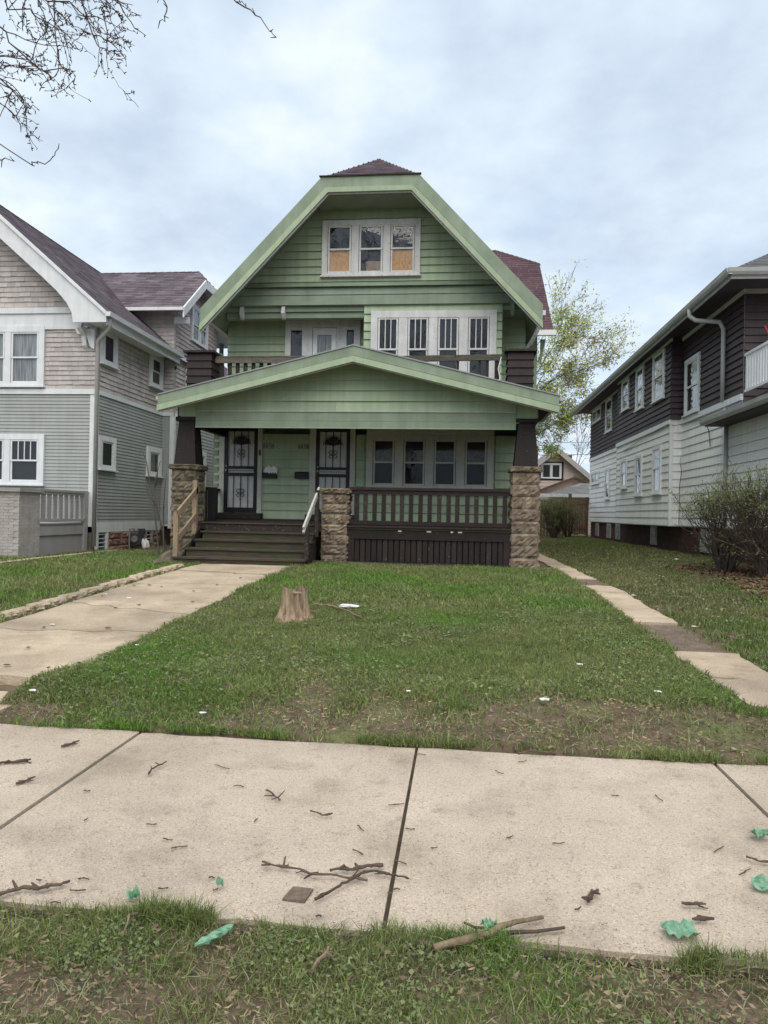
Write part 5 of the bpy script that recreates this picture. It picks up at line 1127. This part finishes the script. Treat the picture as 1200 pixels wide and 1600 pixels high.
def fallen(name, label, cat, pts, r0, r1, m='twig_dark', dz=.012, group=None, forks=0, seed=0):
    rr = random.Random(seed+len(pts)); P_ = []
    for p in pts:
        a, b = PG(*p); P_.append(Vector((a, b, (0.004 if S0-.02 < b < S1+.02 else gz(a, b))+dz)))
    Q_ = [P_[0]]
    for a, b in zip(P_[:-1], P_[1:]):
        for t in (.5, 1): Q_.append(a.lerp(b, t)+Vector((rr.gauss(0, 1), rr.gauss(0, 1), rr.uniform(0, .6)))*(a-b).length*.05)
    mb = MB(); Z_ = [Q_[0]]
    for a, b in zip(Q_[:-1], Q_[1:]):
        for t in (.34, .67, 1): Z_.append(a.lerp(b, t)+Vector((rr.gauss(0, 1), rr.gauss(0, 1), rr.gauss(0, .5)))*r0*.28)
    mb.tube(Z_, [float(v)*rr.choice((.8, .9, 1, 1.05, 1.35)) for v in np.linspace(r0, r1, len(Z_))*.85], 6)
    for k in range(forks+(2 if r0 > .0045 else 0)):
        p = rr.choice(Q_[1:-1]); d_ = Vector((rr.uniform(-1, 1), rr.uniform(-1, 1), rr.uniform(0, .3))).normalized()*rr.uniform(.02, .06); mb.tube([p, p+d_], [r1, r1*.5], 4)
    o = mb.build(name, m, smooth=False); tag(o, label, cat, group); return o
mat('branch_bark', (0.26, 0.20, 0.13), (0.15, 0.11, 0.075), rough=0.9, nscale=20, bump=0.5)
br1 = thing('fallen_branch', 'thick forked fallen branch lying on the near edge of the sidewalk', 'branch', (*PG(760, 1470), 0))
def pt(px, py, dz=.02): a, b = PG(px, py); return Vector((a, b, max(0, gz(a, b))+dz))
MB().tube([pt(678, 1494, .015), pt(700, 1488, .02), pt(735, 1480, .03), pt(765, 1476, .035), pt(780, 1464, .035), pt(805, 1454, .03), pt(848, 1441, .018)], [.0135, .0125, .0145, .012, .0115, .0085, .007], 8).build('main_stem', 'branch_bark', br1, smooth=True)
MB().tube([pt(768, 1476, .03), pt(800, 1466, .02), pt(840, 1462, .015), pt(882, 1456, .015)], [.010, .008, .006, .005], 6).build('side_shoot', 'bark', br1)
MB().tube([pt(755, 1464, .03), pt(742, 1458, .02), pt(725, 1448, .015)], [.005, .005, .004], 5).build('side_shoot', 'bark', br1)
MB().tube([pt(775, 1458, .03), pt(762, 1464, .02), pt(745, 1468, .02)], [.006, .005, .004], 5).build('side_shoot', 'bark', br1)
fallen('fallen_twig', 'long thin twig lying across the left of the twig cluster on the sidewalk', 'twig', [(410, 1352), (440, 1361), (490, 1370), (545, 1378), (572, 1383)], .005, .006, forks=3)
fallen('fallen_twig', 'dark knobbly twig on top of the twig cluster by the sidewalk joint', 'twig', [(516, 1366), (545, 1365), (560, 1362), (598, 1358)], .007, .008, forks=3, seed=4)
fallen('fallen_twig', 'bent twig of the cluster reaching over the sidewalk joint', 'twig', [(492, 1412), (512, 1402), (545, 1382), (575, 1368), (600, 1370), (618, 1374), (640, 1379)], .008, .004, forks=2, seed=6)
fallen('fallen_stick', 'crooked grey stick lying at the left edge where sidewalk meets grass', 'stick', [(-10, 1408), (15, 1398), (40, 1392), (60, 1396), (80, 1390), (106, 1385)], .010, .007, forks=2, seed=8)
fallen('fallen_stick', 'thicker stick on the sidewalk at the far left edge', 'stick', [(-15, 1199), (20, 1194), (46, 1192)], .011, .008)
fallen('fallen_stick', 'short forked stick lying on the right slab', 'stick', [(919, 1413), (924, 1404), (933, 1397)], .009, .008, forks=1, seed=3)
fallen('fallen_stick', 'straight short stick above the green plastic shard', 'stick', [(1065, 1417), (1096, 1419)], .006, .006)
fallen('bark_chunk', 'stubby dark bark piece beside the straight short stick', 'bark piece', [(1090, 1439), (1101, 1444)], .010, .009)
fallen('fallen_stick', 'curved dark twig at the right edge of the sidewalk', 'stick', [(1166, 1344), (1185, 1350), (1205, 1354)], .005, .005)
fallen('fallen_stick', 'short dark stick near the far grass edge of the left slab', 'stick', [(96, 1170), (121, 1162)], .008, .006)
fallen('fallen_stick', 'short stick left of the left sidewalk joint', 'stick', [(25, 1229), (52, 1219)], .008, .006)
fallen('fallen_stick', 'twig with bent end right of the left sidewalk joint', 'stick', [(232, 1214), (247, 1200), (262, 1194)], .006, .004, seed=2)
fallen('fallen_twig', 'small forked twig left of the middle joint near the lawn', 'twig', [(415, 1239), (428, 1248), (438, 1256)], .005, .004, forks=2, seed=5)
fallen('fallen_twig', 'thin hook shaped twig in the middle of the slab', 'twig', [(485, 1272), (505, 1278), (519, 1277)], .004, .005)
fallen('fallen_stick', 'long fallen stick at the lawn edge above the right slab', 'stick', [(810, 1186), (840, 1181), (870, 1172)], .008, .006, dz=.03)
fallen('fallen_stick', 'pale stick poking out of the front grass left of centre', 'stick', [(486, 1542), (500, 1522), (512, 1507)], .007, .006, 'branch_bark', dz=.05)
fallen('fallen_stick', 'pale thin stick upright in the front grass at left', 'stick', [(190, 1490), (205, 1455), (214, 1432)], .004, .004, 'branch_bark', dz=.06)
fallen('wood_piece', 'long pale split wood piece lying right of the stump', 'wood piece', [(492, 949), (515, 952), (545, 962), (561, 971)], .018, .012, 'branch_bark', dz=.04)
pv = PG(543, 953); tag(blob('paper_scrap', 'paper', pv[0], pv[1], gz(*pv)+.05, .13, .05, .02, 1), 'white crumpled paper beside the wood piece near the stump', 'litter')
rr = random.Random(77)
for k in range(46):      # many alike little twigs on the slabs
    px, py = rr.uniform(20, 1190), rr.uniform(1150, 1440)
    if py > 1400 and rr.random() < .5: continue
    ln = rr.uniform(8, 26); a = rr.gauss(0, .5)
    fallen('small_twig', 'tiny brown twig among the others scattered over the sidewalk slabs', 'twig', [(px, py), (px+ln*.5*math.cos(a), py+ln*.25*math.sin(a)+rr.uniform(-2, 2)), (px+ln*math.cos(a), py+ln*.5*math.sin(a))], .0032, .0025, dz=.003, group='tiny twigs scattered over the sidewalk', seed=k)
for k in range(30):
    px, py = rr.choice([(rr.uniform(0, 380), rr.uniform(950, 1060)), (rr.uniform(150, 430), rr.uniform(895, 960))])
    gx, gy = PG(px, py)
    if not (-4.8 < gx < -3.12 and gy > 5.1): continue
    tag(blob('debris_bit', rr.choice(['twig_dark', 'dry_leaf_bit', 'paper', 'twig_dark']), gx, gy, max(zw(gy), .15)+.012, .02+.02*rr.random(), .02, .006, k, 1), 'small bit of debris scattered on the front walk', 'litter', 'debris bits on the front walk')
def shard(px, py, w, h, seed, label, rot=0, extra=False, m='green_plastic', name='plastic_shard'):
    """crumpled piece of thin plastic: a dented shell sheet with thickness"""
    r_ = random.Random(seed); x, y = PG(px, py); z = max(0 if S0 < y < S1 else gz(x, y), gz(x, y))+.012; n = 7; mb = MB(); t = .002
    V = []
    for i in range(n+1):
        for j in range(n+1):
            u, v = i/n-.5, j/n-.5; ed = 1+r_.uniform(-.07, .07)*(1 if i in (0, n) or j in (0, n) else 0)
            X = u*w*ed; Y_ = v*h*ed; Z = .016+.022*math.cos(u*5+seed)*math.cos(v*4)+.008*math.sin(u*19+v*7)+r_.uniform(-.003, .003)
            V.append((x+X*math.cos(rot)-Y_*math.sin(rot), y+X*math.sin(rot)+Y_*math.cos(rot), z+max(0, Z)))
    k = len(V); F = []
    for i in range(n):
        for j in range(n):
            a = i*(n+1)+j; q_ = (a, a+1, a+n+2, a+n+1); F.append(q_[::-1]); F.append(tuple(b+k for b in q_))
    for i in range(n):
        for a, b in ((i*(n+1), (i+1)*(n+1)), (i*(n+1)+n, (i+1)*(n+1)+n), (i, i+1), (n*(n+1)+i, n*(n+1)+i+1)): F.append((a, b, b+k, a+k))
    mb.add(V+[(a, b, c-t) for a, b, c in V], F); return tag(mb.build(name, m), label, 'litter')
shard(1064, 1463, .115, .075, 1, 'large crushed green plastic bottle piece on the right slab', .1)
shard(1187, 1311, .075, .055, 3, 'curled green plastic shard by the right joint', .4)
shard(1194, 1391, .06, .09, 5, 'green plastic shard at the very right edge', 1.2)
shard(343, 1389, .028, .02, 7, 'tiny dark green plastic fragment on the left slab', .3)
shard(764, 1457, .05, .04, 9, 'green plastic fragment under the fallen branch', .3)
shard(208, 1408, .035, .04, 11, 'green plastic shard at the grass edge on the left', .9)
bo = PG(334, 1480); zb = gz(*bo)+.035; r_ = random.Random(4); bm_ = MB().tube([(bo[0]-.045+.09*t, bo[1]-.055+.11*t, zb+.012*t) for t in np.linspace(0, 1, 11)], [.006, .008, .014, .017, .015, .018, .016, .017, .016, .015, .004], 9)
bm_.v = [(a+r_.uniform(-.003, .003), b+r_.uniform(-.003, .003), zb+(c-zb)*.7+r_.uniform(-.004, .004)) for a, b, c in bm_.v]
tag(bm_.build('crushed_bottle', 'green_plastic'), 'crushed long green plastic bottle in the front grass', 'bottle')
for i, (px, py, s, lb_) in enumerate(((905, 1046, .03, 'white scrap in the lawn above the bare patch'), (849, 1102, .04, 'bright white scrap in the lawn above the right slab'), (1027, 1090, .03, 'white scrap on the bare soil patch'), (1039, 1190, .035, 'white scrap at the edge of the right slab'), (317, 1124, .03, 'white scrap at the lawn edge left of the middle'), (214, 1015, .02, 'small white scrap in the lawn near the front walk'), (51, 1088, .03, 'white scrap at the left lawn corner'), (638, 1089, .025, 'white scrap in the lawn right of the middle'), (990, 935, .035, 'white scrap beside the side path'), (1085, 985, .03, 'white scrap by the muddy part of the side path'), (1057, 877, .07, 'long white scrap in the side yard'), (958, 857, .05, 'white scrap in the side yard near the basement'), (1023, 870, .03, 'small white scrap in the side yard grass'), (130, 993, .035, 'blue white wrapper on the front walk'))):
    a, b = PG(px, py); tag(blob('paper_scrap', 'paper', a, b, gz(a, b)+(.045 if b > 4.5 else .01), s, s*.7, s*.25, i, 1), lb_, 'litter')
for i, (px, py, sx, sz, lb_) in enumerate(((252, 872, .22, .2, 'brown boulder left of the left porch pier'), (268, 868, .13, .24, 'upright brown rock against the left porch pier'), (232, 876, .10, .07, 'low rock in the weeds by the grey house'))):
    a, b = PG(px, py+8); b = min(b, 13.9); a = (px-718)/FPX*b*1.0; tag(blob('rock', 'stone_dark', a, b, .44, sx, .16, sz, 40+i, 2, .12), lb_, 'rock')
a, b = PG(466, 1398); tag(MB().slab([(a-.05, b-.045, .0065), (a+.035, b-.05, .0065), (a+.05, b+.04, .0065), (a-.03, b+.045, .0065)], .012).build('rust_plate', 'dark_soil'), 'small square rusty plate set in the middle slab', 'plate')

# ================================================================== GRASS, WEEDS, LITTER
mat('grass', (0.23, 0.265, 0.095), (0.165, 0.21, 0.07), rough=0.6, nscale=1.6, isl=0.55, bump=0, finev=0, transl=0.3, c3=(0.14, 0.25, 0.045))
mat('pale_blade', (0.42, 0.42, 0.25), (0.30, 0.34, 0.17), rough=0.6, nscale=5, isl=0.3, bump=0, finev=0, transl=0.3)
mat('yard_grass', (0.20, 0.205, 0.09), (0.15, 0.165, 0.07), rough=0.6, nscale=1.3, isl=0.5, bump=0, finev=0, transl=0.3, c3=(0.13, 0.19, 0.05))
mat('weed_leaf', (0.20, 0.235, 0.105), (0.13, 0.165, 0.07), rough=0.55, nscale=1.3, isl=0.35, bump=0, finev=0, transl=0.2)
mat('dry_leaf', (0.38, 0.29, 0.20), (0.17, 0.12, 0.08), rough=0.8, nscale=3, isl=0.45, bump=0, finev=0, transl=0.1)
mat('mulch_leaf', (0.16, 0.085, 0.055), (0.10, 0.055, 0.04), rough=0.8, nscale=3, isl=0.45, bump=0, finev=0)
def bare(x, y):
    """0..1, how bare the soil is"""
    b = 0.9*np.exp(-(((x-.95)/1.0)**2+((y-5.05)/.38)**2)*1.2)+0.55*np.exp(-(((x+1.2)/.7)**2+((y-5.2)/.35)**2))
    b += 1.0*np.exp(-(((x+1.05)/.33)**2+((y-2.0)/.13)**2))+.6*np.exp(-(((x-.85)/.3)**2+((y-2.05)/.15)**2))+.35*np.exp(-(((x+.25)/.12)**2+((y-2.1)/.25)**2))
    b += 0.9*sm((x-4.2)/.8)*sm((15-y)/2.5)*sm((y-8)/3)+.5*np.exp(-(((x+2.15)/.5)**2+((y-9)/.5)**2))
    b += .5*np.exp(-((y-4.5)/.12)**2)+.7*sm((y-13.6)/.5)*(x > -3)*(x < 1.7)*(y < 14.6)
    b += .5*sm((vnoise(x, y, 5, 19)-.58)*6)*(y < 2.6)+.25*sm((vnoise(x, y, 1.1, 8)-.55)*5)+.35*sm((vnoise(x, y, 3.5, 9)-.6)*6)
    b += .85*sm((x-1.3)/.5)*np.exp(-((y-4.8)/.35)**2)+.55*np.exp(-((y-4.75)/.28)**2)*sm((x+1.6)/1.2)+.35*np.exp(-((y-4.7)/.2)**2)
    return np.clip(b, 0, 1)
def blocked(x, y):
    w1 = .035*(vnoise(y, x*0, 6, 5)-.5)*2
    m = (x > -4.85+w1) & (x < -3.10+w1*1.5+.10*np.clip((6-y), 0, 1)*-1) & (y > S1) & (y < 13.15)
    pe = (y > 7.1) & (y < 8.35) | (y > 11.5) & (y < 12.3)
    m |= (x > PL(y)+w1) & (x < PR_(y)+w1) & (y > 5.22) & (y < 25) & ~(pe & (np.random.rand(*x.shape) < .12))
    m |= (y > S0+.09*(vnoise(x, y*0, 3.5, 2)-.62)+.04*(vnoise(x, y*0, 17, 2)-.5)) & (y < S1+.02-.08*(vnoise(x, y*0, 2.5, 12)-.35)-.03*(vnoise(x, y*0, 15, 13)-.5))
    m |= (x > -6.1) & (x < 1.62) & (y > 14.2) & (y < 31); m |= (x > -5.55) & (x < -2.85) & (y > 13.1)
    m |= (x < -8.6) & (y > 13.3); m |= (x > -8.33) & (x < -8.11) & (y > 7) & (y < 16.4); m |= (x > 6.2) & (y > 14.3)
    return m
def scatter(n, x0, x1, y0, y1, keep):
    x = np.random.uniform(x0, x1, n); y = np.random.uniform(y0, y1, n); k = (~blocked(x, y)) & (np.random.rand(n) < keep(x, y)); return x[k], y[k]
def mesh_np(name, V, F, m, label, cat):
    nf, k = F.shape; me = bpy.data.meshes.new(name); me.vertices.add(len(V)); me.vertices.foreach_set('co', V.astype(np.float32).ravel())
    me.loops.add(nf*k); me.loops.foreach_set('vertex_index', F.astype(np.int32).ravel()); me.polygons.add(nf); me.polygons.foreach_set('loop_start', np.arange(0, nf*k, k, dtype=np.int32)); me.update(calc_edges=True); me.materials.append(MAT[m])
    o = bpy.data.objects.new(name, me); put(o, (0, 0, 0)); o['kind'] = 'stuff'; o['label'] = label; o['category'] = cat; return o
def blades(name, x, y, h, wd, m, label, lean=.6, seed=0, two=True):
    n = len(x); z = np.where((y > S0-.06) & (y < S1+.06), 0.0, g(x, y)-.004); a = np.random.uniform(0, 2*np.pi, n); ln = h*np.abs(np.random.normal(0, lean, n)); b = np.random.uniform(0, 2*np.pi, n)
    h = h*np.random.uniform(.55, 1.35, n); w2 = wd*np.random.uniform(.6, 1.3, n)/2
    dx, dy = np.cos(a)*w2, np.sin(a)*w2; lx, ly = np.cos(b)*ln, np.sin(b)*ln
    v0 = np.stack([x-dx, y-dy, z], 1); v1 = np.stack([x+dx, y+dy, z], 1); v2 = np.stack([x+dx*.8+lx*.45, y+dy*.8+ly*.45, z+h*.65], 1); v3 = np.stack([x-dx*.8+lx*.45, y-dy*.8+ly*.45, z+h*.65], 1); v4 = np.stack([x+lx*1.15, y+ly*1.15, z+h], 1)
    V = np.stack([v0, v1, v2, v3, v4], 1).reshape(-1, 3); i = np.arange(n)[:, None]*5
    F = np.concatenate([i+np.array([[0, 1, 2]]), i+np.array([[0, 2, 3]]), i+np.array([[3, 2, 4]])], 0); return mesh_np(name, V, F, m, label, 'grass')
def flats(name, x, y, size, asp, tilt, m, label, lift=.01, cat='leaves'):
    n = len(x); z = g(x, y)+np.random.uniform(0, 1, n)*lift+.004; z = np.where((y > S0) & (y < S1), .004+np.random.uniform(0, .003, n), z)
    a = np.random.uniform(0, 2*np.pi, n); s = size*np.random.uniform(.5, 1.4, n); t1 = np.random.normal(0, tilt, n)*s; t2 = np.random.normal(0, tilt, n)*s
    c, d_ = np.cos(a)*s, np.sin(a)*s; e_, f_ = -np.sin(a)*s*asp, np.cos(a)*s*asp
    V = np.stack([np.stack([x-c, y-d_, z+np.abs(t1)*.3], 1), np.stack([x+e_, y+f_, z+t2*.4+s*.1], 1), np.stack([x+c, y+d_, z+np.abs(t1)], 1), np.stack([x-e_, y-f_, z-t2*.4+s*.1], 1)], 1).reshape(-1, 3)
    F = np.arange(n)[:, None]*4+np.array([[0, 1, 2, 3]]); return mesh_np(name, V, F, m, label, cat)
def tuft(x, y): return .35+.65*sm((vnoise(x, y, 6, 21)-.3)*2.2)
# near verge
x, y = scatter(230000, -2.6, 2.2, 1.3, 2.55, lambda x, y: (1-bare(x, y)*.97)*tuft(x, y)); blades('verge_grass', x, y, .032, .0033, 'grass', 'short scruffy grass of the near verge in front of the sidewalk', 1.1)
x, y = scatter(42000, -2.6, 2.2, 1.3, 2.52, lambda x, y: (1-bare(x, y)*.7)*(.35+.65*sm((vnoise(x, y, 9, 77)-.4)*5))*sm((vnoise(x, y, 4, 31)-.35)*3)); flats('verge_weeds', x, y, .0075, .6, .8, 'weed_leaf', 'small leafy weeds among the near verge grass', .035, 'weeds')
x, y = scatter(24000, -2.6, 2.2, 1.3, 2.5, lambda x, y: .3+.8*bare(x, y)); flats('verge_leaf_litter', x, y, .013, .13, .6, 'dry_leaf', 'dry leaf and bark bits in the near verge', .02)
# front lawn
x, y = scatter(450000, -3.3, 2.15, 4.4, 9, lambda x, y: (1-bare(x, y)*.93)*tuft(x, y)*(1.25-.09*(y-4.4))); blades('lawn_grass', x, y, .042, .006, 'grass', 'front lawn grass close to the sidewalk', 1.1)
x, y = scatter(138000, -3.3, 2.1, 9, 14.3, lambda x, y: (1-bare(x, y)*.9)*tuft(x, y)); blades('lawn_grass', x, y, .065, .011, 'grass', 'front lawn grass near the porch', 1.0)
x, y = scatter(48000, -3.3, 2.15, 4.4, 13.8, lambda x, y: (1-bare(x, y)*.7)*sm((vnoise(x, y, 2.2, 41)-.35)*3)); flats('lawn_weeds', x, y, .0135, .55, .7, 'weed_leaf', 'leafy ground ivy and weeds spread through the front lawn', .05, 'weeds')
x, y = scatter(48000, -3.3, 2.6, 4.4, 9.5, lambda x, y: .12+.88*bare(x, y)); flats('lawn_leaf_litter', x, y, .015, .13, .5, 'dry_leaf', 'dry leaf litter on the thin patches of the front lawn', .03)
# left lawn, right yard
x, y = scatter(170000, -13, -4.85, 6.2, 16.2, lambda x, y: (1-bare(x, y)*.5)*tuft(x, y)*(x > -1.0*y+.2)); blades('neighbour_grass', x, y, .07, .011, 'grass', 'greener lawn grass left of the front walk', .9)
x, y = scatter(30000, -8.8, -5.3, 12.9, 16.5, lambda x, y: y*0+.8); flats('neighbour_weeds', x, y, .018, .6, .8, 'weed_leaf', 'leafy weeds between the two houses on the left', .04, 'weeds')
x, y = scatter(255000, 2.0, 6.3, 4.45, 18, lambda x, y: (1-bare(x, y)*.95)*tuft(x, y)*.8); blades('yard_grass', x, y, .055, .010, 'yard_grass', 'thin side yard grass right of the path', .7)
x, y = scatter(90000, 1.65, 6.1, 18, 36, lambda x, y: .6*tuft(x, y)); blades('yard_grass', x, y, .07, .022, 'yard_grass', 'side yard grass toward the fence', .7)
x, y = scatter(24000, 2.1, 6.3, 4.5, 18, lambda x, y: sm((vnoise(x, y, 2.2, 51)-.35)*3)); flats('yard_weeds', x, y, .019, .55, .7, 'weed_leaf', 'leafy weeds of the side yard', .05, 'weeds')
x, y = scatter(20000, 3.9, 7.5, 8, 15.5, lambda x, y: sm((x-3.9)/.9)*1.); flats('shrub_leaf_litter', x, y, .035, .45, .6, 'mulch_leaf', 'reddish brown leaf litter under the shrubs on the right', .05)
x, y = scatter(9000, 2.3, 6.3, 5, 16, lambda x, y: .2+.6*bare(x, y)); flats('yard_leaf_litter', x, y, .022, .25, .5, 'dry_leaf', 'dry leaf bits in the side yard', .03)
# pale blades and edge tufts
x, y = scatter(22000, -3.3, 1.8, 4.4, 12, lambda x, y: .5*tuft(x, y)); blades('pale_blades', x, y, .045, .006, 'pale_blade', 'dry pale blades mixed through the front lawn', 1.3)
x, y = scatter(9000, -2.6, 2.2, 1.3, 2.5, lambda x, y: y*0+.8); blades('pale_blades', x, y, .035, .003, 'pale_blade', 'dry pale blades mixed through the near verge', 1.4)
x, y = scatter(14000, -2.6, 2.2, S0-.07, S0+.01, lambda x, y: sm((vnoise(x, y*0, 7, 61)-.4)*4)); blades('verge_edge_tufts', x, y, .055, .0035, 'grass', 'tufts of grass leaning over the near edge of the sidewalk', .9)
x, y = scatter(16000, -9, 6, S1, S1+.07, lambda x, y: sm((vnoise(x, y*0, 5, 62)-.4)*4)); blades('lawn_edge_tufts', x, y, .055, .005, 'grass', 'tufts of grass along the far edge of the sidewalk', .9)
# crumbs on the sidewalk
n = 6000; x = np.random.uniform(-3.6, 2.4, n); y = S0+(S1-S0)*np.concatenate([np.random.beta(.5, 2, n//2), np.random.beta(2, .45, n-n//2)]); flats('sidewalk_crumbs', x, y, .0042, .35, .1, 'twig_dark', 'tiny bark crumbs and specks on the sidewalk slabs', .0, 'debris')
